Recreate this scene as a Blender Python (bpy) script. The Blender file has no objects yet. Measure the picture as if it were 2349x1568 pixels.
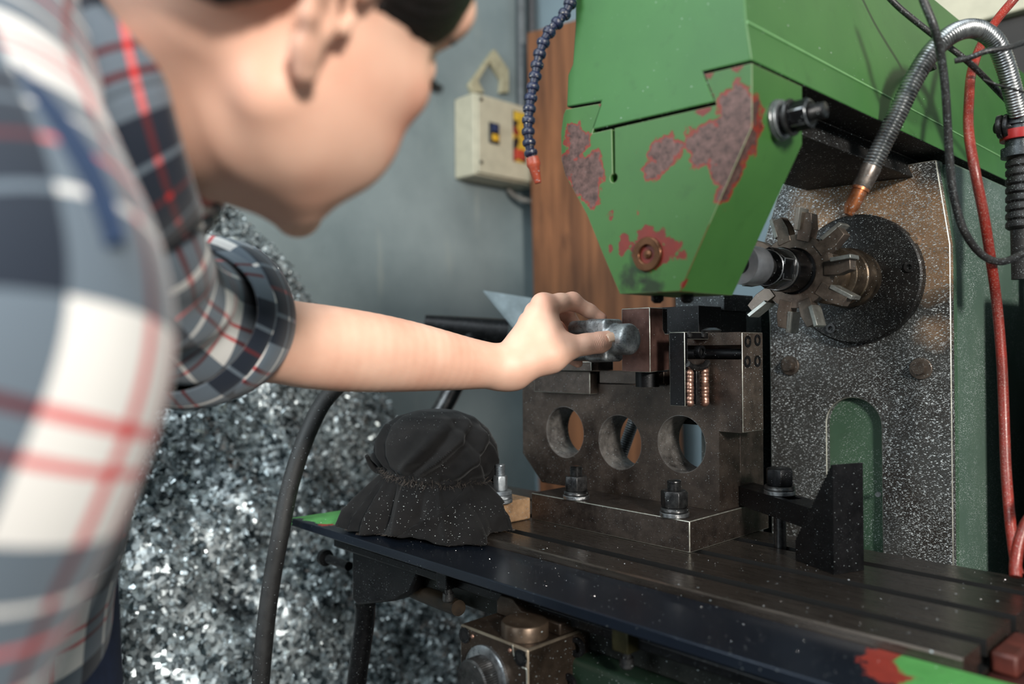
import bpy, bmesh, math, random
import numpy as np
from mathutils import Vector
C = bpy.context.scene.collection
rng = np.random.default_rng(7); random.seed(7)

# ------------------------------------------------------------------ camera
FPX, W, H = 1816.0, 2349, 1568
yaw, pitch, roll = math.radians(46.67), math.atan(16/FPX), math.radians(0.4)
CAM = np.array([0.0, 0.0, 1.22])
FWD = np.array([-math.sin(yaw)*math.cos(pitch), math.cos(yaw)*math.cos(pitch), math.sin(pitch)])
_r0 = np.array([math.cos(yaw), math.sin(yaw), 0.0]); _u0 = np.cross(_r0, FWD)
RIGHT = _r0*math.cos(roll)-_u0*math.sin(roll); UP = _u0*math.cos(roll)+_r0*math.sin(roll)
def ray(x, y): return FWD+RIGHT*(x-W/2)/FPX-UP*(y-H/2)/FPX
def PZ(x, y, z=1.0): d = ray(x, y); return CAM+d*(z-CAM[2])/d[2]
def PY(x, y, Y): d = ray(x, y); return CAM+d*(Y-CAM[1])/d[1]
def PX(x, y, X): d = ray(x, y); return CAM+d*(X-CAM[0])/d[0]
def PD(x, y, D): return CAM+ray(x, y)*D
cd = bpy.data.cameras.new('camera'); cam = bpy.data.objects.new('camera', cd); C.objects.link(cam)
cd.sensor_width = 36; cd.lens = FPX/W*36; cd.clip_start = 0.01
from mathutils import Matrix
M = Matrix.Identity(4)
for i in range(3):
    M[i][0] = RIGHT[i]; M[i][1] = UP[i]; M[i][2] = -FWD[i]; M[i][3] = CAM[i]
cam.matrix_world = M
cd.dof.use_dof = True; cd.dof.focus_distance = 0.90; cd.dof.aperture_fstop = 2.9
bpy.context.scene.camera = cam

# ------------------------------------------------------------------ world, lights, exposure
wd = bpy.data.worlds.new('world'); bpy.context.scene.world = wd; wd.use_nodes = True
wb = wd.node_tree.nodes['Background']; wb.inputs[0].default_value = (0.62, 0.78, 0.86, 1); wb.inputs[1].default_value = 0.24
def area(name, loc, target, sx, sy, power, col):
    l = bpy.data.lights.new(name, 'AREA'); l.shape = 'RECTANGLE'; l.size = sx; l.size_y = sy; l.energy = power; l.color = col
    o = bpy.data.objects.new(name, l); C.objects.link(o); o.location = loc
    o.rotation_euler = (Vector(target)-Vector(loc)).to_track_quat('-Z', 'Y').to_euler(); return o
area('window_light', (2.3, -0.75, 2.15), (-0.45, 0.7, 1.2), 0.4, 0.4, 135, (1.0, 0.95, 0.88))
area('ceiling_light', (-0.3, -0.7, 3.1), (-0.5, 0.6, 1.1), 1.6, 1.6, 38, (0.90, 0.97, 1.0))
area('left_fill_light', (-0.9, -1.6, 2.0), (-1.5, 1.0, 1.1), 1.2, 1.4, 50, (0.85, 0.95, 1.0))  # added cool fill that brightens the heap and left background
sc = bpy.context.scene
sc.view_settings.view_transform = 'Standard'; sc.view_settings.look = 'None'
sc.view_settings.exposure = 0.0; sc.view_settings.gamma = 1.0; sc.view_settings.use_curve_mapping = False

# ------------------------------------------------------------------ material helpers
class NT:
    def __init__(s, name):
        s.m = bpy.data.materials.new(name); s.m.use_nodes = True; s.t = s.m.node_tree
        s.b = s.t.nodes['Principled BSDF']; s.geo = None; s.tc = None
    def n(s, typ, **kw):
        nd = s.t.nodes.new(typ)
        for k, v in kw.items(): setattr(nd, k, v)
        return nd
    def l(s, a, b): s.t.links.new(a, b)
    def setin(s, nd, i, v):
        if hasattr(v, 'is_linked') or isinstance(v, bpy.types.NodeSocket): s.l(v, nd.inputs[i])
        else: nd.inputs[i].default_value = v
    def pos(s):
        if not s.geo: s.geo = s.n('ShaderNodeNewGeometry')
        return s.geo.outputs['Position']
    def obj(s):
        if not s.tc: s.tc = s.n('ShaderNodeTexCoord')
        return s.tc.outputs['Object']
    def math(s, op, a, b=0.0, clamp=False):
        nd = s.n('ShaderNodeMath', operation=op); nd.use_clamp = clamp
        s.setin(nd, 0, a); s.setin(nd, 1, b); return nd.outputs[0]
    def mix(s, f, a, b):
        nd = s.n('ShaderNodeMix', data_type='RGBA'); s.setin(nd, 0, f); s.setin(nd, 6, a); s.setin(nd, 7, b); return nd.outputs[2]
    def mixf(s, f, a, b):
        nd = s.n('ShaderNodeMix', data_type='FLOAT'); s.setin(nd, 0, f); s.setin(nd, 2, a); s.setin(nd, 3, b); return nd.outputs[0]
    def mapr(s, v, a, b, c=0.0, d=1.0):
        nd = s.n('ShaderNodeMapRange'); s.setin(nd, 0, v); nd.inputs[1].default_value = a; nd.inputs[2].default_value = b
        nd.inputs[3].default_value = c; nd.inputs[4].default_value = d; return nd.outputs[0]
    def noise(s, v, scale, det=4, rough=0.55, dist=0.0):
        nd = s.n('ShaderNodeTexNoise'); s.l(v, nd.inputs['Vector']); nd.inputs['Scale'].default_value = scale
        nd.inputs['Detail'].default_value = det; nd.inputs['Roughness'].default_value = rough; nd.inputs['Distortion'].default_value = dist
        return nd.outputs['Fac']
    def stretch(s, v, sx, sy, sz, rot=(0, 0, 0)):
        nd = s.n('ShaderNodeMapping'); s.l(v, nd.inputs[0]); nd.inputs['Scale'].default_value = (sx, sy, sz); nd.inputs['Rotation'].default_value = rot
        return nd.outputs[0]
    def flecks(s, v, scale, dens, size=0.42, warp=0.0):
        """little chips: random cells of a voronoi, 1 on a fleck"""
        vo = s.n('ShaderNodeTexVoronoi', distance='MANHATTAN'); s.l(s.stretch(v, 1, .8, 1.9, (.5, .7, .4)), vo.inputs['Vector']); vo.inputs['Scale'].default_value = scale*.85
        sp = s.n('ShaderNodeSeparateColor'); s.l(vo.outputs['Color'], sp.inputs[0])
        on = s.math('LESS_THAN', sp.outputs[0], dens)
        rad = s.math('MULTIPLY', sp.outputs[1], size*1.15)
        near = s.math('LESS_THAN', vo.outputs['Distance'], s.math('ADD', rad, 0.08))
        return s.math('MULTIPLY', on, near), sp.outputs[2]
    def bump(s, h, strength=0.3, dist=0.001, normal=None):
        nd = s.n('ShaderNodeBump'); s.setin(nd, 'Height', h); nd.inputs['Strength'].default_value = strength; nd.inputs['Distance'].default_value = dist
        if normal: s.l(normal, nd.inputs['Normal'])
        return nd.outputs[0]
    def out(s, col=None, rough=None, metal=None, normal=None, spec=None, coat=None):
        for k, v in (('Base Color', col), ('Roughness', rough), ('Metallic', metal), ('Normal', normal), ('Specular IOR Level', spec), ('Coat Weight', coat)):
            if v is not None: s.setin(s.b, k, v)
        return s.m
def rgb(r, g, b): # 0-255 sRGB to linear
    f = lambda c: (c/255/12.92) if c/255 <= .04045 else ((c/255+.055)/1.055)**2.4
    return (f(r), f(g), f(b), 1)
def patches(t, v, blobs, amp, nscale, seed=0.0):
    """signed distance (m) to a set of blobs, ragged by noise; negative inside"""
    cur = None
    for c, r in blobs:
        nd = t.n('ShaderNodeVectorMath', operation='DISTANCE'); t.l(v, nd.inputs[0]); nd.inputs[1].default_value = tuple(c)
        d = t.math('SUBTRACT', nd.outputs['Value'], r)
        cur = d if cur is None else t.math('MINIMUM', cur, d)
    n = t.noise(v, nscale, 6, 0.65)
    return t.math('ADD', cur, t.math('MULTIPLY', t.math('SUBTRACT', n, 0.5), amp))
def steel(name, c1, c2, rough=0.4, metal=0.85, scale=60, dens=0.0, fscale=420, grain=0.2, fleck=(0.55, 0.62, 0.64, 1), stretch=None):
    t = NT(name); v = t.obj()
    vs = t.stretch(v, *stretch) if stretch else v
    n1 = t.noise(vs, scale, 6, 0.62); n2 = t.noise(v, scale*0.22, 3)
    f = t.mapr(t.math('ADD', t.math('MULTIPLY', n1, 0.6), t.math('MULTIPLY', n2, 0.5)), 0.38, 0.74)
    col = t.mix(f, c1, c2)
    r = t.mixf(n1, max(rough-0.12, 0.05), rough+0.15)
    h = t.math('MULTIPLY', t.noise(v, 900, 3), grain); me = metal
    if dens > 0:
        m1, q = t.flecks(v, fscale, dens)
        m2, q2 = t.flecks(v, fscale*2.1, dens*1.2)
        clump = t.mapr(t.noise(v, 22, 4), 0.40, 0.62)
        m2 = t.math('MULTIPLY', m2, clump)
        m = t.math('MAXIMUM', m1, m2)
        fc = t.mix(q, (fleck[0]*.35, fleck[1]*.35, fleck[2]*.35, 1), fleck)
        col = t.mix(m, col, fc); r = t.mixf(m, r, 0.3); h = t.math('ADD', h, m); me = t.mixf(m, metal, 0.35)
    return t.out(col, r, me, t.bump(h, 0.6, 0.0006))
def plain(name, c, rough=0.6, metal=0.0, scale=40, var=0.25, bump=0.1):
    t = NT(name); v = t.obj(); n = t.noise(v, scale, 5)
    k = 1-var
    col = t.mix(t.mapr(n, 0.3, 0.7), (c[0]*k, c[1]*k, c[2]*k, 1), (min(c[0]*(1+var*.5), 1), min(c[1]*(1+var*.5), 1), min(c[2]*(1+var*.5), 1), 1))
    return t.out(col, rough, metal, t.bump(n, bump, 0.001))

# ------------------------------------------------------------------ geometry helpers
def norm(a): a = np.asarray(a, float); return a/np.linalg.norm(a)
def frame(ax):
    ax = norm(ax); h = np.array([0, 0, 1.0]) if abs(ax[2]) < .9 else np.array([1.0, 0, 0])
    a = norm(np.cross(h, ax)); return a, np.cross(ax, a), ax
def catmull(P, n=8):
    P = [np.asarray(p, float) for p in P]; P = [2*P[0]-P[1]]+P+[2*P[-1]-P[-2]]; out = []
    for i in range(1, len(P)-2):
        for k in range(n):
            t = k/n; a, b, c, d = P[i-1:i+3]
            out.append(.5*((2*b)+(c-a)*t+(2*a-5*b+4*c-d)*t*t+(3*b-a-3*c+d)*t**3))
    out.append(P[-2]); return out
class MB:
    def __init__(s): s.v = []; s.f = []; s.uv = []
    def add(s, vs, fs):
        o = len(s.v); s.v += [tuple(map(float, v)) for v in vs]; s.f += [tuple(i+o for i in f) for f in fs]; return s
    def box(s, x0, x1, y0, y1, z0, z1, rz=0.0):
        c = ((x0+x1)/2, (y0+y1)/2); vs = []
        for z in (z0, z1):
            for x, y in ((x0, y0), (x1, y0), (x1, y1), (x0, y1)):
                dx, dy = x-c[0], y-c[1]
                vs.append((c[0]+dx*math.cos(rz)-dy*math.sin(rz), c[1]+dx*math.sin(rz)+dy*math.cos(rz), z))
        return s.add(vs, [(3, 2, 1, 0), (4, 5, 6, 7), (0, 1, 5, 4), (1, 2, 6, 5), (2, 3, 7, 6), (3, 0, 4, 7)])
    def prism(s, poly, axis, lo, hi, holes=(), seg=40):
        """poly: 2D outline in the two other axes (in x,y,z order), extruded along axis; holes: (a, b, radius)"""
        def to3(p, w):
            return {'X': (w, p[0], p[1]), 'Y': (p[0], w, p[1]), 'Z': (p[0], p[1], w)}[axis]
        loops = [[tuple(p) for p in poly]]
        for h in holes:
            loops.append([(h[0]+h[2]*math.cos(2*math.pi*k/seg), h[1]+h[2]*math.sin(2*math.pi*k/seg)) for k in range(seg)])
        bm = bmesh.new(); all2 = []
        for lp in loops:
            vv = [bm.verts.new((p[0], p[1], 0)) for p in lp]; all2 += lp
            for i in range(len(vv)): bm.edges.new((vv[i], vv[(i+1) % len(vv)]))
        bm.verts.index_update()
        if holes: bmesh.ops.triangle_fill(bm, edges=bm.edges[:], use_beauty=True, use_dissolve=False); caps = [tuple(v.index for v in f.verts) for f in bm.faces]
        else: caps = [tuple(range(len(poly)))]
        bm.free()
        n = len(all2); fs = [c for c in caps]+[tuple(i+n for i in c[::-1]) for c in caps]; o = 0
        for lp in loops:
            m = len(lp)
            for i in range(m): j = (i+1) % m; fs.append((o+i, o+j, o+j+n, o+i+n))
            o += m
        return s.add([to3(p, lo) for p in all2]+[to3(p, hi) for p in all2], fs)
    def lathe(s, prof, org, ax, n=32, phase=0.0, sx=1.0):
        a, b, c = frame(ax); org = np.asarray(org, float); vs = []; fs = []
        for h, r in prof:
            for k in range(n):
                t = 2*math.pi*k/n+phase; vs.append(org+c*h+a*r*sx*math.cos(t)+b*r*math.sin(t))
        for i in range(len(prof)-1):
            for k in range(n): j = (k+1) % n; fs.append((i*n+k, i*n+j, (i+1)*n+j, (i+1)*n+k))
        if prof[0][1] > 1e-6: fs.append(tuple(range(n))[::-1])
        if prof[-1][1] > 1e-6: fs.append(tuple((len(prof)-1)*n+k for k in range(n)))
        return s.add(vs, fs)
    def cyl(s, p0, p1, r0, r1=None, n=24):
        p0 = np.asarray(p0, float); p1 = np.asarray(p1, float); L = np.linalg.norm(p1-p0)
        return s.lathe([(0, r0), (L, r0 if r1 is None else r1)], p0, p1-p0, n)
    def ring(s, org, ax, ro, ri, h, n=32):
        a, b, c = frame(ax); org = np.asarray(org, float); vs = []; fs = []
        for hh, r in ((0, ri), (0, ro), (h*.12, ro*1.01), (h*.88, ro*1.01), (h, ro), (h, ri)):
            for k in range(n): t = 2*math.pi*k/n; vs.append(org+c*hh+(a*math.cos(t)+b*math.sin(t))*r)
        for i in range(6):
            for k in range(n): j = (k+1) % n; i2 = (i+1) % 6; fs.append((i*n+k, i*n+j, i2*n+j, i2*n+k))
        return s.add(vs, fs)
    def nut(s, org, ax, af, h, phase=0.0):
        """hexagon nut with turned chamfers"""
        R = af/math.sqrt(3); a, b, c = frame(ax); org = np.asarray(org, float); vs = []; fs = []; n = 24
        def hexr(t):
            u = ((t-phase+math.pi/6) % (math.pi/3))-math.pi/6
            return (af/2)/math.cos(u) if True else R
        for hh, lim in ((0, af*.5), (h*.1, 9), (h*.9, 9), (h, af*.5)):
            for k in range(n):
                t = 2*math.pi*k/n+phase+math.pi/6; r = min(hexr(t), lim if lim < 1 else 9); vs.append(org+c*hh+(a*math.cos(t)+b*math.sin(t))*r)
        for i in range(3):
            for k in range(n): j = (k+1) % n; fs.append((i*n+k, i*n+j, (i+1)*n+j, (i+1)*n+k))
        fs.append(tuple(range(n))[::-1]); fs.append(tuple(3*n+k for k in range(n)))
        return s.add(vs, fs)
    def thread(s, org, ax, r, L, pitch=0.0016, n=20):
        prof = [(0, r)]; k = 0
        while k*pitch < L-pitch: prof += [(k*pitch+pitch*.25, r*.90), (k*pitch+pitch*.75, r)]; k += 1
        prof += [(L-r*.1, r*.97), (L, r*.8)]; return s.lathe(prof, org, ax, n)
    def tube(s, pts, rad, n=14, sub=8, cap=True):
        P = catmull(pts, sub); N = len(P)
        rr = rad if callable(rad) else (lambda t: np.interp(t*(len(rad)-1), range(len(rad)), rad)) if isinstance(rad, (list, tuple)) else (lambda t: rad)
        T = [norm(P[min(i+1, N-1)]-P[max(i-1, 0)]) for i in range(N)]; a, b, _ = frame(T[0]); vs = []; fs = []
        for i in range(N):
            a = norm(a-T[i]*np.dot(a, T[i])); b = np.cross(T[i], a); r = rr(i/(N-1))
            for k in range(n): t = 2*math.pi*k/n; vs.append(P[i]+(a*math.cos(t)+b*math.sin(t))*r)
        for i in range(N-1):
            for k in range(n): j = (k+1) % n; fs.append((i*n+k, i*n+j, (i+1)*n+j, (i+1)*n+k))
        if cap: fs.append(tuple(range(n))[::-1]); fs.append(tuple((N-1)*n+k for k in range(n)))
        return s.add(vs, fs)
    def build(s, name, mat, parent=None, bevel=0.0, smooth=True, seg=2, uv=None, edge_mat=None, recalc=True):
        off = rootloc(parent) if parent is not None else np.zeros(3)
        me = bpy.data.meshes.new(name); me.from_pydata([tuple(np.array(v)-off) for v in s.v], [], s.f); me.update()
        if recalc:
            bm = bmesh.new(); bm.from_mesh(me); bmesh.ops.recalc_face_normals(bm, faces=bm.faces[:]); bm.to_mesh(me); bm.free()
        if uv is not None:
            ul = me.uv_layers.new(name='uv'); li = np.empty(len(me.loops), int); me.loops.foreach_get('vertex_index', li)
            ul.data.foreach_set('uv', np.asarray(uv, float)[li].ravel())
        me.materials.append(mat)
        if edge_mat: me.materials.append(edge_mat)
        o = bpy.data.objects.new(name, me); C.objects.link(o)
        if parent is not None: o.parent = parent
        if bevel > 0:
            b = o.modifiers.new('bevel', 'BEVEL'); b.width = bevel; b.segments = seg; b.limit_method = 'ANGLE'; b.angle_limit = math.radians(35); b.harden_normals = False
            if edge_mat: b.material = 1
        if smooth:
            me.polygons.foreach_set('use_smooth', [True]*len(me.polygons)); 
            try: me.set_sharp_from_angle(angle=math.radians(38))
            except Exception: pass
        return o
def rootloc(o):
    p = np.zeros(3)
    while o is not None: p = p+np.array(o.location); o = o.parent
    return p
def tag(o, label=None, cat=None, group=None, kind=None):
    if label: o['label'] = label
    if cat: o['category'] = cat
    if group: o['group'] = group
    if kind: o['kind'] = kind
    return o
def thing(name, label, cat, loc, group=None):
    o = bpy.data.objects.new(name, None); C.objects.link(o); o.empty_display_size = .05; o.location = tuple(map(float, loc)); return tag(o, label, cat, group)

# ------------------------------------------------------------------ materials
GREEN = rgb(56, 99, 44)
def flecked(t, col, v, dens, scale=620, lo=0.4, hi=0.6):
    m, q = t.flecks(v, scale, dens); m2, q2 = t.flecks(v, scale*.55, dens*.5, .25)
    m = t.math('MAXIMUM', m, m2)
    m = t.math('MULTIPLY', m, t.mapr(t.noise(v, 14, 3), lo, hi))
    return t.mix(m, col, t.mix(q, (.22, .26, .26, 1), (.82, .88, .88, 1))), m
def green_paint(name, blobs=None, dens=0.06, base=GREEN, edge=None, dirt=(), reds=None, rough=0.48):
    t = NT(name); v = t.pos()
    n = t.noise(v, 9, 4); n2 = t.noise(v, 70, 5)
    g2 = (base[0]*.72, base[1]*.78, base[2]*.78, 1)
    col = t.mix(t.mapr(n, .3, .7), g2, base)
    col = t.mix(t.mapr(n2, .58, .75, 0, .35), col, (base[0]*.45, base[1]*.5, base[2]*.45, 1))
    r = rough; me = 0.0; h = t.math('MULTIPLY', n2, 0.15)
    small = t.mapr(t.noise(t.stretch(v, 1, 1, .5), 85, 6, .7), .685, .70)
    red = rgb(118, 36, 24)
    if blobs:
        d = patches(t, v, blobs, .034, 75)
        inside = t.mapr(d, 0.0006, -0.0006); rim = t.mapr(d, 0.0034, 0.0022)
        met = t.mix(t.mapr(t.noise(v, 160, 6, .7), .35, .68), rgb(60, 44, 40), rgb(112, 84, 78))
        col = t.mix(small, col, red)
        col = t.mix(rim, col, red); col = t.mix(inside, col, met)
        r = t.mixf(inside, rough, .42); me = t.mixf(inside, 0, .35); h = t.math('SUBTRACT', h, t.math('MULTIPLY', rim, 1.0))
    if reds:
        d = patches(t, v, reds, .030, 110); k = t.mapr(d, 0.0005, -0.0005)
        col = t.mix(k, col, t.mix(t.noise(v, 120, 4), rgb(120, 34, 24), rgb(80, 30, 24))); h = t.math('SUBTRACT', h, k)
    for c, rr, cc in dirt:
        d = patches(t, v, [(c, rr)], .04, 60); k = t.mapr(d, .004, -.006, 0, .85); col = t.mix(k, col, cc)
    if dens > 0:
        col, m = flecked(t, col, v, dens); h = t.math('ADD', h, m)
    return t.out(col, r, me, t.bump(h, .35, .0006), coat=0.0)

YB = 0.5565                                                    # front plane of the arbor support
def fb(lst): return [(PY(x, y, YB), r/2640) for x, y, r in lst]
M_bracket = green_paint('bracket_paint', fb([(1325, 330, 34), (1345, 395, 48), (1315, 300, 18), (1352, 445, 28), (1300, 380, 30), (1690, 262, 50), (1668, 330, 48), (1700, 215, 20), (1612, 325, 40),
     (1672, 392, 34), (1655, 445, 16), (1522, 355, 34), (1500, 385, 20), (1552, 342, 18), (1700, 330, 40)]), 0.002,
     reds=fb([(1487, 570, 50), (1535, 572, 26), (1428, 565, 20), (1430, 545, 10), (1560, 585, 10), (1378, 240, 8), (1625, 170, 12), (1612, 232, 26), (1690, 150, 10), (1655, 660, 20), (1690, 640, 16), (1570, 655, 8), (1400, 490, 5), (1400, 570, 8)]),
     dirt=[(PY(1450, 640, YB), .012, rgb(18, 26, 14)), (PY(1500, 655, YB), .010, rgb(18, 26, 14))])
M_overarm = green_paint('overarm_paint', None, 0.012, base=rgb(57, 106, 50))
M_column_green = green_paint('column_side_paint', None, 1.0, base=rgb(84, 104, 92))
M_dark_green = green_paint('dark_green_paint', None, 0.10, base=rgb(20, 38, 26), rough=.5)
M_arch = green_paint('arch_paint', None, 0.9, base=rgb(66, 92, 72))
M_edge = steel('edge_wear_highlight_steel', rgb(150, 150, 140), rgb(205, 205, 195), .35, .8, 200)  # pale bevel steel: bare worn edges plus painted edge highlights
M_fix = steel('fixture_steel', rgb(52, 45, 42), rgb(98, 87, 80), .36, .8, 75, dens=.06, fscale=900)
M_fix2 = steel('dusty_fixture_steel', rgb(70, 62, 56), rgb(118, 106, 96), .42, .75, 75, dens=.22, fscale=520)
M_plate = steel('plate_steel', rgb(50, 43, 39), rgb(98, 86, 78), .40, .78, 45, dens=.08, fscale=900)
M_jaw = steel('reddish_jaw_steel', rgb(66, 46, 42), rgb(122, 92, 84), .36, .7, 55, dens=.015, fscale=500)
M_bore = steel('bore_steel', rgb(60, 56, 54), rgb(150, 145, 140), .5, .6, 90, dens=.25, fscale=600)
M_black = steel('black_oxide', rgb(12, 13, 15), rgb(32, 32, 34), .38, .6, 90, dens=.06, fscale=800)
M_blackclean = steel('clean_black_oxide', rgb(10, 11, 13), rgb(24, 25, 28), .38, .6, 90, dens=.03, fscale=850)
M_table = steel('table_steel', rgb(62, 56, 51), rgb(104, 95, 88), .27, .8, 26, dens=.012, fscale=330, grain=.1, stretch=(1, 9, 9))
M_bolt = steel('bolt_steel', rgb(38, 38, 40), rgb(92, 92, 92), .32, .85, 160, dens=.04, fscale=600)
M_washer = steel('washer_steel', rgb(100, 104, 108), rgb(170, 172, 174), .28, .9, 160)
M_zinc = steel('zinc_bolt', rgb(110, 116, 120), rgb(165, 170, 174), .4, .8, 160, dens=.05, fscale=600)
M_tool = steel('cutter_steel', rgb(74, 66, 60), rgb(128, 116, 106), .36, .7, 90, dens=.05, fscale=520)
M_tooth = steel('cutter_tooth_steel', rgb(120, 122, 118), rgb(175, 177, 172), .34, .8, 120, dens=.05, fscale=520)
M_spindle = steel('spindle_bronze', rgb(74, 64, 54), rgb(146, 130, 112), .32, .85, 70, dens=.07, fscale=520)
M_flange = steel('flange_black', rgb(10, 10, 11), rgb(34, 32, 30), .5, .35, 60, dens=.42, fscale=650)
M_arbor = steel('arbor_black', rgb(8, 9, 10), rgb(24, 24, 26), .22, .7, 60, dens=.02, fscale=520)
M_bright = steel('bright_steel', rgb(150, 150, 150), rgb(205, 205, 205), .2, .95, 60)
M_copper = steel('copper', rgb(128, 92, 78), rgb(200, 160, 142), .36, .8, 120)
M_bronze = steel('bronze_bush', rgb(70, 44, 30), rgb(132, 92, 66), .28, .85, 60)
M_cream = plain('cream_panel', rgb(186, 180, 158), .5, 0, 30, .12)
M_screwdark = plain('socket_dark', rgb(8, 8, 9), .6)
def colmat():
    t = NT('column_face_steel'); v = t.pos()
    n = t.noise(v, 12, 5); n2 = t.noise(v, 48, 5, .65)
    dark = t.mix(n2, rgb(26, 25, 24), rgb(58, 50, 44))
    rust = t.mix(n2, rgb(92, 68, 48), rgb(182, 144, 106))
    dd = patches(t, v, [(PY(2040, 470, .978), .035), (PY(2120, 520, .978), .045), (PY(2120, 620, .978), .035), (PY(2000, 430, .978), .04), (PY(1870, 480, .978), .03), (PY(2140, 760, .978), .012)], .05, 20)
    col = t.mix(t.mapr(dd, .012, -.012), dark, rust)
    dust = t.mapr(t.math('ADD', n, t.math('MULTIPLY', t.noise(v, 5, 2), .5)), .62, .95)
    m1, q = t.flecks(v, 470, .74, .60); m2, q2 = t.flecks(v, 800, .62, .60); m3, q3 = t.flecks(t.stretch(v, 1, 1, 1.6, (.3, .2, .4)), 340, .34, .42)
    cl = t.mapr(t.noise(v, 16, 5, .6), .30, .50)
    m = t.math('MAXIMUM', t.math('MULTIPLY', m1, cl), t.math('MAXIMUM', t.math('MULTIPLY', m2, t.mapr(t.noise(v, 9, 4), .36, .6)), m3))
    col = t.mix(t.math('MULTIPLY', dust, .35), col, rgb(98, 104, 104))
    col = t.mix(m, col, t.mix(q, (.10, .12, .125, 1), (.82, .88, .90, 1)))
    return t.out(col, t.mixf(m, .55, .35), t.mixf(m, .35, .3), t.bump(t.math('ADD', m, n2), .55, .0008))
M_column = colmat()
def rag_mat():
    t = NT('black_rag'); v = t.obj(); n = t.noise(v, 25, 4); w = t.noise(t.stretch(v, 1, 1, 6), 500, 2)
    col = t.mix(t.mapr(n, .3, .7), rgb(8, 8, 9), rgb(25, 24, 24))
    m, q = t.flecks(v, 620, .16, .34); g = t.math('MULTIPLY', m, t.mapr(t.noise(v, 14, 3), .46, .6))
    col = t.mix(g, col, t.mix(q, (.2, .22, .22, 1), (.7, .75, .75, 1)))
    t.b.inputs['Sheen Weight'].default_value = .06
    return t.out(col, .9, 0, t.bump(t.math('ADD', t.math('MULTIPLY', w, .5), g), .4, .0006), spec=.18)
M_rag = rag_mat()
def plaid_mat(name, period=.14, bright=1.0):
    t = NT(name); uvn = t.n('ShaderNodeUVMap'); sp = t.n('ShaderNodeSeparateXYZ'); t.l(uvn.outputs[0], sp.inputs[0])
    Wh = tuple(c*bright for c in rgb(214, 211, 207)[:3])+(1,); N = rgb(4, 20, 38); R = rgb(186, 14, 16)
    seg = [(0, Wh), (.0200, R), (.0235, Wh), (.0320, R), (.0355, Wh), (.0550, N), (.0755, Wh), (.0790, N), (.0960, R), (.0990, N), (.1160, Wh), (.1195, N)]
    def ramp(s):
        fr = t.math('FRACT', t.math('DIVIDE', s, period)); cr = t.n('ShaderNodeValToRGB'); t.l(fr, cr.inputs[0]); e = cr.color_ramp; e.interpolation = 'CONSTANT'
        e.elements[0].position = 0; e.elements[0].color = seg[0][1]; e.elements[1].position = seg[1][0]/.14; e.elements[1].color = seg[1][1]
        for p, c in seg[2:]: q = e.elements.new(p/.14); q.color = c
        return cr.outputs[0]
    a = ramp(sp.outputs[0]); b = ramp(sp.outputs[1])
    tw = t.math('FRACT', t.math('MULTIPLY', t.math('ADD', sp.outputs[0], sp.outputs[1]), 900.0))
    f = t.mapr(tw, .2, .8, .35, .65); ar = t.mix(f, a, b)
    ml = t.n('ShaderNodeMix', data_type='RGBA', blend_type='MULTIPLY'); ml.inputs[0].default_value = 1; t.l(a, ml.inputs[6]); t.l(b, ml.inputs[7])
    gm = t.n('ShaderNodeGamma'); t.l(ml.outputs[2], gm.inputs[0]); gm.inputs[1].default_value = .5
    col = t.mix(.22, gm.outputs[0], ar)
    t.b.inputs['Sheen Weight'].default_value = .2
    return t.out(col, .85, 0, t.bump(tw, .15, .0004))
M_plaid = plaid_mat('plaid_flannel')
M_navy = plain('navy_seam', rgb(10, 36, 66), .85, 0, 300, .3)
def skin_mat():
    t = NT('skin'); v = t.pos(); n = t.noise(v, 18, 3); n2 = t.noise(v, 140, 4)
    col = t.mix(t.mapr(n, .3, .7), rgb(219, 166, 142), rgb(235, 190, 166))
    # redder fingertips, knuckles and ear
    k = patches(t, v, [(PD(1388, 725, .92), .012), (PD(1312, 692, .908), .006), (PD(1370, 790, .885), .009), (PD(1330, 790, .94), .02), (PD(1247, 690, .885), .006), (PD(700, 150, .40), .018), (PD(950, 290, .45), .02)], .012, 60)
    col = t.mix(t.mapr(k, .016, -.012, 0, .55), col, rgb(212, 120, 96))
    t.b.inputs['Subsurface Weight'].default_value = .12; t.b.inputs['Subsurface Radius'].default_value = (.9, .4, .25); t.b.inputs['Subsurface Scale'].default_value = .006
    cre = patches(t, v, [(PD(1374, 786, .872), .0045)], .004, 300)
    h = t.math('ADD', n2, t.math('MULTIPLY', t.noise(v, 900, 2), .5))
    nb_ = t.bump(h, .12, .0008)
    ax_ = (PD(1413, 772, .882)-PD(1345, 790, .877)); ax_ = ax_/np.linalg.norm(ax_)
    dp = t.n('ShaderNodeVectorMath', operation='DOT_PRODUCT'); wv = t.n('ShaderNodeVectorMath', operation='ADD'); nn = t.n('ShaderNodeTexNoise'); t.l(v, nn.inputs['Vector']); nn.inputs['Scale'].default_value = 160
    sc_ = t.n('ShaderNodeVectorMath', operation='SCALE'); t.l(nn.outputs['Color'], sc_.inputs[0]); sc_.inputs['Scale'].default_value = .003
    t.l(v, wv.inputs[0]); t.l(sc_.outputs[0], wv.inputs[1]); t.l(wv.outputs[0], dp.inputs[0]); dp.inputs[1].default_value = tuple(ax_)
    wave = t.math('SINE', t.math('MULTIPLY', dp.outputs['Value'], 3600.0))
    near = t.mapr(cre, .006, -.002)
    col = t.mix(t.math('MULTIPLY', t.math('MULTIPLY', near, t.mapr(wave, .3, 1)), .30), col, rgb(176, 108, 88))
    return t.out(col, .5, 0, t.bump(t.math('MULTIPLY', t.math('MULTIPLY', wave, near), -1.0), .5, .0007, nb_), spec=.35)
M_skin = skin_mat()
M_nail = plain('nail', rgb(226, 186, 160), .25, 0, 60, .05)
M_hair = steel('black_hair', rgb(10, 8, 8), rgb(34, 26, 24), .45, .0, 300, grain=1, stretch=(1, 6, 1))
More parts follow.
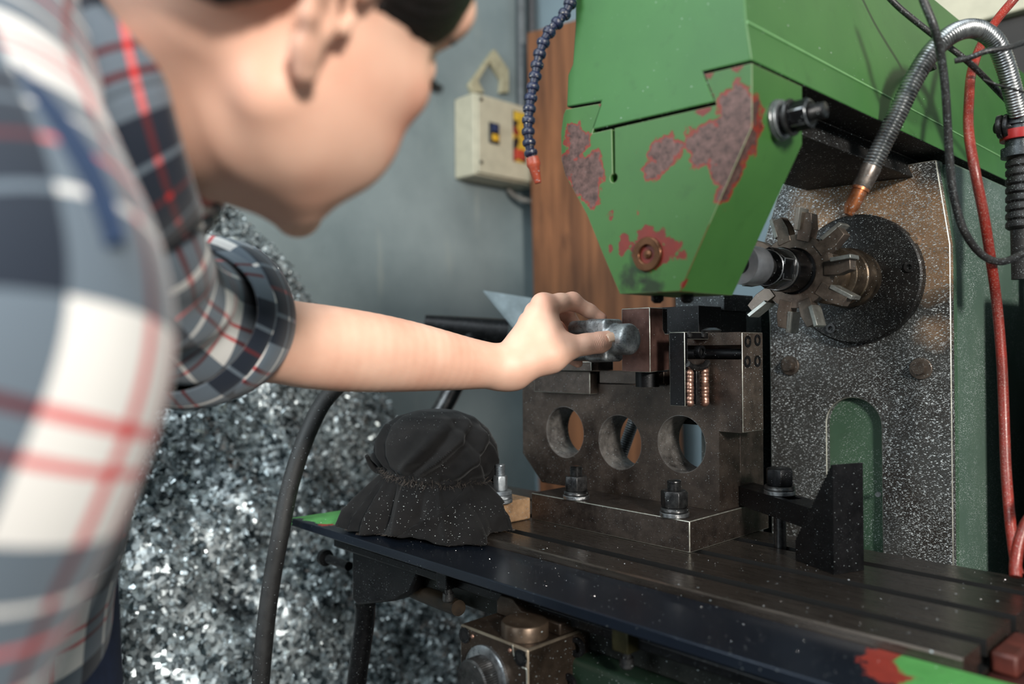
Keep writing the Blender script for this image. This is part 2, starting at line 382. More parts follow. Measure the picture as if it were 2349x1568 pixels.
M_eye = plain('eyeball', rgb(225, 220, 215), .2)
M_lash = plain('eyelash', rgb(14, 10, 10), .6)

# ------------------------------------------------------------------ setting
XW, YW = -1.95, 1.95
def wall_mat():
    t = NT('wall_paint'); v = t.pos(); n = t.noise(v, 2.2, 5, .6); n2 = t.noise(t.stretch(v, 4, 4, .8), 3, 5)
    col = t.mix(t.mapr(n, .3, .7), rgb(112, 124, 126), rgb(142, 153, 154))
    col = t.mix(t.mapr(n2, .62, .8, 0, .5), col, rgb(160, 164, 156))
    col = t.mix(t.mapr(t.noise(v, 60, 3), .68, .75, 0, .4), col, rgb(70, 78, 82))
    return t.out(col, .7, 0, t.bump(n2, .1, .004))
M_wall = wall_mat()
M_floor = plain('concrete', rgb(92, 92, 90), .8, 0, 6, .3)
def struct(o): return tag(o, kind='structure')
struct(MB().box(-2.2, 2.6, -2.2, 2.2, -.1, 0).build('floor', M_floor))
struct(MB().box(XW-.12, XW, -2.2, YW+.12, 0, 3.6).build('wall_left', M_wall))
struct(MB().box(XW, 2.6, YW, YW+.12, 0, 3.6).build('wall_back', plain('back_wall', rgb(132, 150, 158), .7, 0, 3, .15)))

# heap of metal chips lying against the left wall: one uncountable mass
def heap_x(Y, Z):
    zt = np.interp(Y, [-1.0, .2, .55, .705, .817, .962, 1.235, 1.6, 1.8], [2.0, 1.80, 1.66, 1.59, 1.56, 1.40, 1.09, .66, .4])
    d = zt-Z
    base = np.where(d > 0, .13+.44*np.clip(d, 0, 1.25), .13+d*1.6)
    return base, zt
def lump(Y, Z):
    return .020*np.sin(9*Y+3*Z+1)*np.sin(7*Z-2*Y)+.018*np.sin(23*Y-9*Z)*np.sin(19*Z+11*Y+2)+.008*np.sin(51*Y+37*Z)
def heap():
    ny, nz = 130, 110; vs = []; fs = []
    for i in range(ny):
        Y = -.9+2.7*i/(ny-1); zt = float(heap_x(Y, 0)[1])
        for j in range(nz):
            Z = zt*j/(nz-1); b = float(heap_x(Y, Z)[0])+float(lump(Y, Z))
            if j == nz-1: b = 0.01
            vs.append((XW+.004+max(b, .004), Y, max(Z, .002)))
    for i in range(ny-1):
        for j in range(nz-1): fs.append((i*nz+j, (i+1)*nz+j, (i+1)*nz+j+1, i*nz+j+1))
    o = len(vs)
    # loose chips, each a small curled strip
    N = 88000
    Y = rng.uniform(-.15, 1.62, N); zt = heap_x(Y, 0)[1]; Z = zt*rng.uniform(.12, 1.0, N)**.8
    X = XW+heap_x(Y, Z)[0]+lump(Y, Z)+rng.normal(0, .006, N)
    P = np.stack([X, Y, Z], 1)
    A = rng.normal(size=(N, 3)); A /= np.linalg.norm(A, axis=1)[:, None]
    B = rng.normal(size=(N, 3)); B -= A*(A*B).sum(1)[:, None]; B /= np.linalg.norm(B, axis=1)[:, None]
    D = np.cross(A, B); L = rng.uniform(.0038, .0115, N)[:, None]; Wd = rng.uniform(.0014, .0038, N)[:, None]; K = rng.uniform(.1, .6, N)[:, None]*L
    V = np.stack([P-A*L-B*Wd, P-A*L+B*Wd, P+D*K-B*Wd, P+D*K+B*Wd, P+A*L-B*Wd, P+A*L+B*Wd], 1).reshape(-1, 3)
    idx = o+6*np.arange(N)
    q = np.concatenate([np.stack([idx, idx+1, idx+3, idx+2], 1), np.stack([idx+2, idx+3, idx+5, idx+4], 1)])
    mb = MB(); mb.v = vs+[tuple(r) for r in V.tolist()]; mb.f = fs+[tuple(r) for r in q.tolist()]
    return mb
t = NT('metal_chips'); v = t.obj()
vo = t.n('ShaderNodeTexVoronoi'); t.l(v, vo.inputs['Vector']); vo.inputs['Scale'].default_value = 100
spq = t.n('ShaderNodeSeparateColor'); t.l(vo.outputs['Color'], spq.inputs[0])
cc = t.mix(t.mapr(spq.outputs[0], .1, .9), rgb(62, 72, 76), rgb(206, 214, 216))
dk = t.noise(v, 7, 4); cc = t.mix(t.mapr(dk, .58, .68, 0, .7), cc, rgb(30, 34, 38))
M_chips = t.out(cc, t.mapr(spq.outputs[1], 0, 1, .2, .55), .68)
hp = heap().build('chip_heap', M_chips, smooth=False, recalc=False)
tag(hp, 'tall heap of grey curled metal shavings against the wall', 'metal shavings', kind='stuff')

# wooden board leaning on the back wall
def wood_mat():
    t = NT('brown_board'); v = t.pos(); g = t.noise(t.stretch(v, 9, 9, .7), 3.2, 6, .6, .6)
    col = t.mix(t.mapr(g, .3, .7), rgb(92, 58, 38), rgb(150, 98, 64))
    kn = t.noise(t.stretch(v, 3, 3, 1), 3, 3); col = t.mix(t.mapr(kn, .62, .7, 0, .6), col, rgb(60, 36, 24))
    return t.out(col, .6, 0, t.bump(g, .1, .002))
a = PY(1208, 75, 1.80); b = PY(1250, 1125, 1.88); c = PY(1520, 160, 1.80)
za = a[2]; wb_ = thing('wooden_board', 'brown wooden board standing behind the milling machine against the wall', 'board', ((a[0]+c[0])/2, 1.85, 0))
mb = MB(); x0, x1 = a[0], c[0]; xb0 = b[0]
mb.add([(xb0, 1.87, 0.002), (x1+.02, 1.87, 0.002), (x1+.02, 1.895, 0.002), (xb0, 1.895, 0.002), (x0, 1.80, za), (x1, 1.80, za-.06), (x1, 1.825, za-.06), (x0, 1.825, za)],
       [(3, 2, 1, 0), (4, 5, 6, 7), (0, 1, 5, 4), (1, 2, 6, 5), (2, 3, 7, 6), (3, 0, 4, 7)])
mb.build('board', wood_mat(), wb_, bevel=.003)

# switch box on the left wall
def onx(x, y, X): return PX(x, y, X)
bx = -1.84
A_ = onx(1093, 208, bx); B_ = onx(1240, 235, bx); Cb = onx(1093, 398, bx)
eb = thing('switch_box', 'cream electrical switch box on the grey wall beside a blue segmented hose', 'electrical box', (XW, (A_[1]+B_[1])/2, Cb[2]))
y0, y1, z0, z1 = A_[1], B_[1], Cb[2], A_[2]
MB().box(XW, bx-.012, y0, y1, z0, z1).build('housing', M_cream, eb, bevel=.006)
MB().box(bx-.012, bx, y0+.006, y1-.006, z0+.006, z1-.006).build('door', M_cream, eb, bevel=.004)
def panel_on_box(px0, py0, px1, py1, name, mat, th=.004, parent=eb):
    p = onx(px0, py0, bx); q = onx(px1, py1, bx)
    return MB().box(bx, bx+th, min(p[1], q[1]), max(p[1], q[1]), min(p[2], q[2]), max(p[2], q[2])).build(name, mat, parent, bevel=.001)
panel_on_box(1121, 280, 1143, 332, 'switch_plate', plain('switch_black', rgb(24, 30, 46), .5), .006)
panel_on_box(1126, 286, 1138, 306, 'upper_rocker', plain('switch_blue', rgb(30, 46, 84), .4), .014)
panel_on_box(1126, 308, 1139, 326, 'lower_rocker', plain('switch_yellow', rgb(214, 166, 40), .4), .012)
t = NT('warning_label'); v = t.obj(); vo = t.n('ShaderNodeTexVoronoi'); t.l(v, vo.inputs['Vector']); vo.inputs['Scale'].default_value = 32
sq = t.n('ShaderNodeSeparateColor'); t.l(vo.outputs['Color'], sq.inputs[0])
cc = t.mix(t.math('GREATER_THAN', sq.outputs[0], .5), rgb(120, 34, 26), rgb(196, 158, 50)); cc = t.mix(t.math('GREATER_THAN', sq.outputs[1], .72), cc, rgb(40, 30, 28))
panel_on_box(1176, 252, 1207, 376, 'warning_label', rgb and t.out(cc, .5), .0015)
panel_on_box(1178, 254, 1205, 282, 'label_heading', plain('label_yellow', rgb(206, 170, 52), .5), .0025)
panel_on_box(1181, 340, 1203, 368, 'label_symbol', plain('label_red', rgb(190, 70, 50), .5), .0025)
for px, py in ((1103, 228), (1103, 372)):
    p = onx(px, py, bx); MB().cyl(p-np.array([.002, 0, 0]), p+np.array([.003, 0, 0]), .006, n=12).build('screw', M_bolt, eb)
# conduit pipes in the corner and the mounting bracket above the box
pt = onx(1196, 150, XW+.03)
cp = MB(); cp.cyl((XW+.032, pt[1], z1+.0), (XW+.032, pt[1], 3.5), .016, n=16)
tag(cp.build('conduit_pipe', plain('conduit', rgb(96, 100, 102), .5)), 'grey conduit pipe rising from the cream switch box, left of the pair', 'pipe', 'conduit pipes in the wall corner')
pt2 = onx(1212, 100, XW+.03)
cp = MB(); cp.cyl((XW+.032, pt2[1]+.015, z1+.12), (XW+.032, pt2[1]+.015, 3.5), .013, n=16)
tag(cp.build('conduit_pipe', plain('conduit_dark', rgb(74, 74, 76), .5)), 'dark thin conduit pipe nearest the wall corner behind the blue hose', 'pipe', 'conduit pipes in the wall corner')
yz = lambda x, y, X: tuple(PX(x, y, X)[1:])
mb = MB().prism([yz(1086, 212, XW+.02), yz(1078, 192, XW+.02), yz(1135, 112, XW+.02), yz(1168, 160, XW+.02), yz(1168, 212, XW+.02), yz(1150, 212, XW+.02), yz(1152, 182, XW+.02), yz(1125, 140, XW+.02), yz(1098, 185, XW+.02), yz(1112, 212, XW+.02)], 'X', XW+.001, XW+.02)
tag(mb.build('mounting_bracket', plain('beige_bracket', rgb(172, 164, 136), .6), bevel=.002), 'pointed beige bracket on the wall above the switch box', 'bracket')
mb = MB().tube([PX(1165, 434, XW+.02)*1.0, PX(1185, 452, XW+.04), PX(1225, 462, XW+.08), PX(1270, 455, XW+.10), PX(1330, 425, XW+.12)], .009, n=12)
tag(mb.build('grey_cable', plain('cable_grey', rgb(112, 108, 102), .6)), 'grey cable sagging below the switch box across the brown board', 'cable')
# pale sheet behind the hand
q = [PD(1110, 666, 1.38), PD(1262, 690, 1.42), PD(1258, 860, 1.38), PD(1195, 770, 1.36)]
nq = norm(np.cross(q[1]-q[0], q[2]-q[0]))*.004; mb = MB().add(q+[p+nq for p in q], [(0, 1, 2, 3), (7, 6, 5, 4), (0, 4, 5, 1), (1, 5, 6, 2), (2, 6, 7, 3), (3, 7, 4, 0)])
tag(mb.build('sheet_metal_guard', plain('pale_sheet', rgb(176, 190, 196), .5)), 'pale pointed sheet metal guard behind the hand', 'sheet')

# ------------------------------------------------------------------ milling machine
YC = .978; XS = -.317; AX = -.4155; AZ = 1.3025; YE = .638
mm = thing('milling_machine', 'green horizontal milling machine with chipped paint, slotted table and toothed cutter', 'milling machine', (-.42, 1.15, 0))
xz = lambda x, y, Y: (PY(x, y, Y)[0], PY(x, y, Y)[2])
# column, its face plate with an arched recess, the painted side
p1 = [(-.534, .62), (-.534, 1.25), xz(1753, 553, YC), xz(1784, 446, YC), xz(1800, 415, YC), (-.505, 1.434), (-.325, 1.434), xz(2180, 560, YC), (-.3118, .62)]
ax0, ax1 = xz(1897, 1050, YC)[0], xz(2022, 1050, YC)[0]; zt_ = xz(1955, 912, YC)[1]; rr_ = (ax1-ax0)/2; zc_ = zt_-rr_
arch = [(ax0, .62)]+[((ax0+ax1)/2-rr_*math.cos(math.pi*k/20), zc_+rr_*math.sin(math.pi*k/20)) for k in range(21)]+[(ax1, .62)]
face = p1[:1]+p1[1:-1]+[p1[-1]]
poly = [(-.534, .62), (-.534, 1.25)]+p1[2:]+arch[::-1]
colm = MB().prism(poly, 'Y', YC, YC+.010).build('column', M_column, mm, bevel=.0013, edge_mat=M_edge)
inner = [(x*.999, z) for x, z in p1]
MB().prism([(-.533, .0)]+p1[1:-1]+[(-.312, .0)], 'Y', YC+.0101, YC+.02).build('column_face', M_arch, colm)
MB().box(-.533, -.3122, YC+.0201, 1.60, 0.0, 1.432).build('column_side', M_column_green, colm, bevel=.004)
p = PX(2255, 900, -.312)
for x, y, r, nm in ((1813, 838, .0062, 'column_bolt'), (2113, 845, .0062, 'column_bolt'), (1938, 513, .0, '')):
    if r:
        q = PY(x, y, YC); w = MB().ring(q+np.array([0, -.003, 0]), (0, 1, 0), .0125, .004, .004).build('washer', M_fix2, mm, bevel=.0005)
        MB().nut(q+np.array([0, -.010, 0]), (0, 1, 0), .0135, .009, .2).build('bolt_head', M_fix2, w)
q = PY(2100, 550, YC); MB().nut(q+np.array([0, -.008, 0]), (0, 1, 0), .011, .010, .3).build('bolt_head', M_column, mm)
q = PY(2016, 1133, YC); MB().lathe([(0, .003), (.004, .003), (.005, .001)], q+np.array([0, -.004, 0]), (0, 1, 0), 10).build('grease_nipple', M_zinc, mm)
# slideway standing left of the column
a = PY(1690, 695, .99); b = PY(1745, 695, .99)
MB().box(a[0]-.06, b[0], .99, 1.15, .62, a[2]).build('slideway', steel('slideway_steel', rgb(44, 50, 50), rgb(86, 92, 92), .5, .4, 60, dens=.35), mm, bevel=.001)
# spindle nose: flange, collars, arbor
ax = np.array([0, 1.0, 0]); ac = lambda y: np.array([AX, y, AZ])
fl = MB().lathe([(0, .0395), (.001, .0765), (.003, .0785), (.014, .0785), (.0142, .04)], ac(YC-.014), ax, 72).build('spindle_flange', M_flange, mm)
th = math.radians(116)
for ang in (116, 8, 245):
    t_ = math.radians(ang); q = ac(YC-.0145)+np.array([math.cos(t_)*.066, 0, math.sin(t_)*.066])
    MB().ring(q-ax*.0015, ax, .0058, .0032, .002, 20).build('socket_screw', M_bolt, fl)
sp = MB().lathe([(0, .0315), (.001, .0330), (.028, .0330), (.029, .0345), (.045, .0350), (.0465, .036), (.049, .036), (.050, .034), (.066, .034)], ac(YC-.066-.014), ax, 64).build('spindle_nose', M_spindle, mm)
YK = .822                                                     # cutter mid plane
ar = MB().lathe([(0, .010), (.10, .010), (.26, .010)], ac(.66), ax, 32).build('arbor', M_arbor, mm)
MB().lathe([(0, .024), (.002, .026), (YC-.08-YK-.008, .026)], ac(YK+.007), ax, 48).build('spacer_collar', M_spindle, ar)
MB().lathe([(0, .0205), (.002, .0235), (.030, .0235), (.031, .0255), (.0335, .0255)], ac(YK-.041), ax, 48).build('spacer_collar', M_arbor, ar)
MB().nut(ac(YK-.067), ax, .038, .024, .12).build('arbor_nut', M_arbor, ar, bevel=.0006, edge_mat=M_washer)
MB().ring(ac(YK-.0435), ax, .0225, .0100, .003).build('washer', M_bright, ar)
MB().lathe([(0, .0135), (.006, .0145), (.012, .0120), (.016, .0120)], ac(YK-.083), ax, 32).build('lock_ring', M_bolt, ar)
MB().lathe([(0, .020), (.03, .020), (.034, .017), (.036, .012)], ac(YK-.118), ax, 40).build('journal_sleeve', steel('grey_journal', rgb(110, 114, 120), rgb(150, 154, 160), .3, .6), ar)
# milling cutter with staggered inserted teeth
ck = MB().lathe([(0, .026), (.001, .040), (.013, .040), (.014, .026)], ac(YK-.007), ax, 48).build('milling_cutter', M_tool, mm)
NT_ = 10
for k in range(NT_):
    t0 = 2*math.pi*k/NT_+.05; sgn = 1 if k % 2 else -1
    def pl(r, t, y): return (AX+r*math.cos(t), y, AZ+r*math.sin(t))
    # tooth gullet web (body arm) and carbide like tooth
    sk = .0045*sgn; w = .0075
    vs = []
    for (r, ta, tb) in ((.034, -.26, .18), (.050, -.20, .11), (.0640, -.10, .085)):
        for y in (-w, w):
            for tt in (ta, tb): vs.append(pl(r, t0+tt, YK+y+sk*(r-.034)/.026))
    q_ = [(0, 1, 3, 2), (8, 10, 11, 9)]
    for i in (0, 4):
        q_ += [(i, i+4, i+5, i+1), (i+1, i+5, i+7, i+3), (i+3, i+7, i+6, i+2), (i+2, i+6, i+4, i)]
    arm = MB().add(vs, q_).build('tooth', M_tool, ck, bevel=.0006)
    vs = []
    for (r, ta, tb) in ((.044, .085, .185), (.0678, .06, .125)):
        for y in (-.0095, .0095):
            for tt in (ta, tb): vs.append(pl(r, t0+tt, YK+y+sk*1.4*(r-.034)/.026+(.0025*sgn if y*sgn > 0 else 0)))
    MB().add(vs, [(0, 1, 3, 2), (4, 6, 7, 5), (0, 4, 5, 1), (1, 5, 7, 3), (3, 7, 6, 2), (2, 6, 4, 0)]).build('cutting_insert', M_tooth, arm, bevel=.0005)
# overarm with dovetail
u = lambda x, y: xz(x, y, YB)
Z3 = PX(2145, 0, -.36)[2]
rdg = u(1712, 50)
top = [rdg, (-.3225, rdg[1]+.025), (-.36, Z3), (-.375, Z3+.012), (-.53, Z3+.012), (-.545, Z3-.02), u(1320, -60), u(1319, 60), u(1313, 147), u(1302, 172), u(1299, 246)]
over = top+[u(1378, 232), u(1355, 299), u(1640, 234), u(1612, 164), u(1725, 139)]
ov = MB().prism(over, 'Y', YB, 1.62).build('overarm', M_overarm, mm, bevel=.0016, edge_mat=green_paint('worn_paint_edge', None, 0, base=rgb(140, 184, 132)))
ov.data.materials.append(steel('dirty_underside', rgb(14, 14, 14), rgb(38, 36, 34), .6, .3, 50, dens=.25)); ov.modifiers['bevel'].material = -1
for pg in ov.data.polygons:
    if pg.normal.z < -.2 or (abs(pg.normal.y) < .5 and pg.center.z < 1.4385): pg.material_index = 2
lower = [u(1298, 251), u(1381, 237), u(1358, 306), u(1403, 296), u(1405, 396)]
for k in range(13):
    t_ = math.radians(100-k*280/12*-1) if False else math.radians(110+k*320/12); cpt = PY(1408, 408, YB); lower.append((cpt[0]+.0044*math.cos(t_), cpt[2]+.0044*math.sin(t_)))
lower += [u(1411, 396), u(1410, 294), u(1644, 241), u(1616, 170), u(1725, 145), u(1725, 290), u(1560, 668), u(1422, 674), u(1382, 580), u(1346, 491), u(1324, 451), u(1297, 402), u(1288, 366), u(1287, 304), u(1293, 262)]
brk = MB().prism(lower, 'Y', YB, YE).build('arbor_support', M_bracket, mm, bevel=.0014, edge_mat=green_paint('support_edge_wear_highlight', None, 0, base=rgb(128, 140, 104), reds=[(PY(1600, 600, YB), .03), (PY(1560, 668, YB), .02)]))  # paler bevels hold chipped paint and painted-in edge highlights
MB().cyl((rdg[0]+.0001, YB+.001, rdg[1]), (rdg[0]+.0001, 1.60, rdg[1]), .0011, n=8).build('ridge_line', green_paint('pale_ridge_green', None, .02, base=rgb(120, 168, 110)), ov)  # thin paler green tube laid along the overarm ridge
bp = np.array([PY(1487, 583, YB)[0], YB, PY(1487, 583, YB)[2]])
bs = MB().ring(bp-ax*.0030, ax, .0148, .0082, .008, 48).build('bearing_bush', M_bronze, brk, bevel=.0006)
MB().lathe([(0, .0), (.0006, .0035), (.003, .0046), (.004, .0082), (.006, .0082)], bp-ax*.0022, ax, 32).build('centre_plug', M_bronze, bs)
# clamp bolt on the side of the support
cb = PX(1783, 277, XS); x1_ = np.array([1.0, 0, 0])
w1 = MB().ring(cb, x1_, .0165, .007, .003, 40).build('washer', M_washer, brk, bevel=.0005)
w2 = MB().ring(cb+x1_*.003, x1_, .0155, .007, .003, 40).build('spring_washer', M_zinc, brk, bevel=.0004)
w3 = MB().ring(cb+x1_*.006, x1_, .0120, .006, .004, 40).build('washer', M_blackclean, brk, bevel=.0004)
w4 = MB().lathe([(0, .0135), (.0022, .0150), (.0035, .0145), (.0036, .006)], cb+x1_*.010, x1_, 36).build('nut_flange', M_bolt, brk)
w5 = MB().nut(cb+x1_*.0136, x1_, .0215, .015, .35).build('nut', M_blackclean, brk, bevel=.0007, edge_mat=M_washer)
MB().thread(cb+x1_*.0285, x1_, .0062, .012).build('stud', M_bolt, brk)
# small parts hanging under the support
for x, y in ((1508, 684), (1576, 684)):
    q = PY(x, y, .60); MB().lathe([(0, .0045), (.004, .0058), (.010, .0058), (.0125, .003)], q+np.array([0, 0, .008]), (0, 0, -1), 20).build('knob', M_black, brk)
# knee, saddle, table
kz = .86
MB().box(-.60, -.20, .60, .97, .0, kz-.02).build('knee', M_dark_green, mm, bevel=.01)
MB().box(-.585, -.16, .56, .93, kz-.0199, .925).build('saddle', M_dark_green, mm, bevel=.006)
TX0, TX1 = -.935, -.19
s1, s2, s3 = (.651, .666), (.727, .742), (.805, .820)
prof = [(.613, .984), (.613, .9985), (.6145, 1.0)]
for a_, b_ in (s1, s2, s3): prof += [(a_, 1.0), (a_, .987), (a_-.006, .987), (a_-.006, .978), (b_+.006, .978), (b_+.006, .987), (b_, .987), (b_, 1.0)]
prof += [(.868, 1.0), (.8695, .9985), (.8695, .965), (.64, .965), (.62, .984)]
tb = MB().prism(prof, 'X', TX0, TX1).build('table', M_table, mm)
tb.data.materials.append(plain('slot_shade', rgb(12, 12, 12), .7, .2))  # black slot walls paint in the shade inside the T-slots
for pg in tb.data.polygons:
    if pg.center.z+0 < .9995 and abs(pg.normal.x) < .5 and .645 < pg.center.y+rootloc(mm)[1] < .83: pg.material_index = 1
MB().box(-.949, -.02, .560, .90, .954, .9649).build('table_bed', M_black, tb, bevel=.002)
MB().box(-.912, -.02, .585, .86, .9255, .9535).build('table_dovetail', steel('oily_casting', rgb(20, 22, 20), rgb(44, 46, 42), .5, .5, 60, dens=.06), tb, bevel=.002)
# cast end bearing and its parts
eb_p = [xz(798, 1262, .56), xz(798, 1377, .56), xz(811, 1390, .56), xz(894, 1381, .56), xz(930, 1362, .56), xz(950, 1310, .56)]
MB().prism(eb_p, 'Y', .566, .70).build('end_bearing', M_black, mm, bevel=.003)
q0 = PY(800, 1298, .60); q1 = q0+np.array([-.055, 0, 0])
hd = MB().cyl(q0, q1, .0065, n=16).build('handle_shaft', M_black, mm); MB().lathe([(0, .004), (.002, .012), (.010, .012), (.012, .004)], q1+np.array([-.004, 0, 0]), x1_*-1, 20).build('handle_knob', M_black, hd)
q0 = PD(838, 1385, 1.06); MB().tube([q0, PD(836, 1430, 1.07), PD(828, 1490, 1.08), PD(812, 1620, 1.10), PD(790, 1900, 1.12)], .0135, n=18).build('drain_pipe', M_black, mm)
# tray round the table
def tray_mat():
    t = NT('oily_tray'); v = t.pos(); n = t.noise(v, 12, 4); n2 = t.noise(v, 80, 4)
    blue = t.mix(n, rgb(18, 24, 34), rgb(38, 46, 58)); gr = t.mix(n2, rgb(62, 126, 60), rgb(88, 160, 84)); red = t.mix(n2, rgb(110, 34, 26), rgb(146, 48, 36))
    dg = patches(t, v, [(PZ(2200, 1540, .992), .040), (PZ(2330, 1560, .992), .05), (PZ(2349, 1640, .992), .07), (PZ(700, 1165, .992), .07), (PZ(800, 1180, .992), .06), (PZ(900, 1190, .992), .05)], .030, 55)
    dr = patches(t, v, [(PZ(2080, 1520, .992), .030), (PZ(2030, 1545, .992), .014), (PZ(2110, 1560, .992), .026), (PZ(2200, 1480, .992), .02), (PZ(940, 1214, .992), .024), (PZ(870, 1213, .992), .022), (PZ(820, 1207, .992), .018), (PZ(1000, 1214, .992), .018), (PZ(760, 1200, .992), .015)], .036, 95)
    kg = t.mapr(dg, .001, -.001); kr = t.mapr(dr, .001, -.001)
    col = t.mix(kr, blue, red); col = t.mix(kg, col, gr)
    kp = t.math('MAXIMUM', kg, kr); col, m = flecked(t, col, v, .03)
    return t.out(col, t.mixf(kp, .27, .5), t.mixf(kp, .55, 0), t.bump(t.math('ADD', n2, t.math('MULTIPLY', kp, 1.5)), .12, .0006))
M_tray = tray_mat()
tp = [(-.995, .521), (-.02, .524), (-.02, .6125), (TX0, .6125), (TX0-.001, .72), (-.985, .72)]
tr = MB().prism(tp, 'Z', .9815, .992).build('tray', M_tray, mm, bevel=.0012)
MB().box(TX1+.001, -.02, .6135, .868, .9655, .975).build('trough', plain('red_trough', rgb(60, 28, 24), .5, .1, 60, .5), tb, bevel=.001)
for a_, b_ in ((.667, .727),):
    MB().box(TX1+.0015, TX1+.02, a_, b_, .9752, .992).build('trough_rib', plain('red_rib', rgb(84, 38, 30), .5, .1, 60, .5), tb, bevel=.003)
# stop dogs in the front slot of the table
for px0, py0, lab in ((1025, 1322, 0), (1434, 1460, 1)):
    q = PY(px0, py0, .553)
    dg = MB().box(q[0]-.009, q[0]+.009, .545, .566, q[2]-.012, q[2]+.010).build('stop_dog', M_black if not lab else steel('brassy_dog', rgb(44, 42, 26), rgb(80, 76, 50), .4, .7), mm, bevel=.0012)
    MB().lathe([(0, .0042), (.006, .0042), (.0062, .0062), (.014, .0066), (.016, .005)], q+np.array([0, .002, -.0122]), (0, 0, -1), 20).build('screw', M_bolt, dg)
    MB().nut(q+np.array([0.012, .001, .016]), (0, -1, 0), .010, .006).build('nut', M_black, dg)
# brassy lever
MB().tube([PY(925, 1338, .60), PY(990, 1368, .585), PY(1052, 1394, .57)], [.012, .0105, .009], n=16).build('feed_lever', steel('oily_lever', rgb(12, 11, 10), rgb(60, 46, 30), .5, .3, 30), mm, bevel=0)
# feed gearbox at lower front
GY = .50; g0 = PY(1055, 1430, GY); g1 = PY(1210, 1490, GY); zg = (g0[2]+g1[2])/2
M_gb = steel('gearbox_steel', rgb(40, 32, 26), rgb(78, 66, 56), .4, .65, 50, dens=.07, fscale=480)
gb = MB().box(g0[0], g1[0], GY, GY+.085, .66, zg).build('feed_gearbox', M_gb, mm, bevel=.002, edge_mat=steel('gearbox_edge', rgb(96, 86, 74), rgb(140, 128, 112), .35, .8))
MB().prism([(g0[0]+.004, zg+.0001), (g0[0]+.004, zg+.014), (g0[0]+.010, zg+.021), (g0[0]+.028, zg+.021), (g0[0]+.04, zg+.012), (g1[0]-.002, zg+.012), (g1[0]-.002, zg+.0001)], 'Y', GY+.045, GY+.12).build('top_lug', M_gb, gb, bevel=.0015)
q = PZ(1204, 1456, zg); MB().lathe([(0, .0225), (.0125, .0225), (.0140, .0215), (.0141, 0)], (q[0], min(q[1], GY+.04), zg), (0, 0, 1), 48).build('round_cap', steel('cap_steel', rgb(52, 42, 34), rgb(104, 88, 74), .35, .7, 60, dens=.03), gb, bevel=.0004)
q = PY(1118, 1552, GY); nx = -ax
MB().lathe([(0, .030), (.003, .030), (.0045, .0275), (.0046, .02)], q, nx, 56).build('dial_ring', M_washer, gb)
kn_prof = MB(); a3, b3, c3 = frame(nx); vs = []; fs = []; n = 120
for hh, rr in ((.0046, .0205), (.0052, .0215), (.019, .0215), (.0205, .0195), (.0206, .0)):
    for k in range(n):
        t_ = 2*math.pi*k/n; r2 = rr-(.0007 if k % 2 and .0205 < rr < .0216 else 0); vs.append(q+c3*hh+(a3*math.cos(t_)+b3*math.sin(t_))*r2)
for i in range(4):
    for k in range(n): j = (k+1) % n; fs.append((i*n+k, i*n+j, (i+1)*n+j, (i+1)*n+k))
MB().add(vs, fs).build('knurled_dial', M_bolt, gb, smooth=False)
for x, y in ((1067, 1456), (1195, 1508)):
    q = PY(x, y, GY); MB().ring(q-ax*.0015, ax, .0075, .0045, .003).build('socket_screw', M_black, gb)
    MB().lathe([(0, .0045), (.0005, .0045), (.0006, 0)], q-ax*.0006, nx, 16).build('screw_socket', M_screwdark, gb)
for x, y in ((1084, 1459), (1170, 1491)):
    q = PY(x, y, GY); MB().lathe([(0, .002), (.001, .0016), (.0012, 0)], q, nx, 12).build('rivet', M_copper, gb)
arcp = [PY(x, y, GY-.0005) for x, y in ((1176, 1478), (1179, 1500), (1188, 1518), (1199, 1530), (1208, 1536), (1209, 1570))]
MB().tube(arcp, .0007, n=6).build('cover_edge', M_edge, gb)
q = PY(1320, 1485, .56); MB().ring(q, ax, .009, .005, .004).build('socket_screw', M_black, mm)
q = PY(1300, 1570, .55); MB().ring(q, ax, .010, .005, .004).build('socket_screw', M_black, mm)
# rear housing right of the column, cabinet behind
tz = PY(2300, 135, 1.22)[2]
rh = MB().box(-.28, .45, 1.22, 1.60, 0.0, 1.40).build('rear_housing', steel('rear_housing_paint', rgb(14, 18, 22), rgb(42, 50, 58), .5, .3, 20, dens=.25, fscale=330), mm, bevel=.01)
MB().box(-.262, .40, 1.06, 1.22, .60, PY(2310, 640, 1.06)[2]).build('rear_ledge', steel('ledge', rgb(20, 26, 34), rgb(70, 80, 88), .5, .3, 30, dens=.5, fscale=330), mm, bevel=.01)

# ------------------------------------------------------------------ work-holding fixture on the table
YP, YPB, ZB = .787, .832, 1.034
fx = thing('work_fixture', 'dark steel work holding fixture with three round holes bolted to the slotted table', 'fixture', (-.62, .80, 1.0))
uy = lambda x, y, Y=YP: xz(x, y, Y)
MB().box(-.7295, -.4885, .7205, .888, 1.0002, ZB).build('base_plate', M_fix, fx, bevel=.0009, edge_mat=M_edge)
L = uy(1199, 950)[0]; cz1 = uy(1199, 1038)[1]; cx = uy(1243, 1101)[0]; R1 = uy(1650, 1100)[0]
R2 = uy(1700, 800)[0]; zt2 = uy(1700, 761)[1]; zb2 = uy(1700, 993)[1]; zt1 = 1.174; XL2 = uy(1530, 800)[0]
def hole(xa, xb, ya, yb):
    a_, b_ = uy(xa, (ya+yb)/2), uy(xb, (ya+yb)/2); t_, u_ = uy((xa+xb)/2, ya), uy((xa+xb)/2, yb)
    return ((a_[0]+b_[0])/2, (t_[1]+u_[1])/2, ((b_[0]-a_[0])+(t_[1]-u_[1]))/4)
hs = [hole(1252, 1340, 932, 1049), hole(1371, 1473, 952, 1076), hole(1507, 1620, 952, 1084)]
pl_ = [(L, zt1), (L, cz1), (cx, ZB+.0002), (R1, ZB+.0002), (R1, zb2), (R2, zb2), (R2, zt1)]
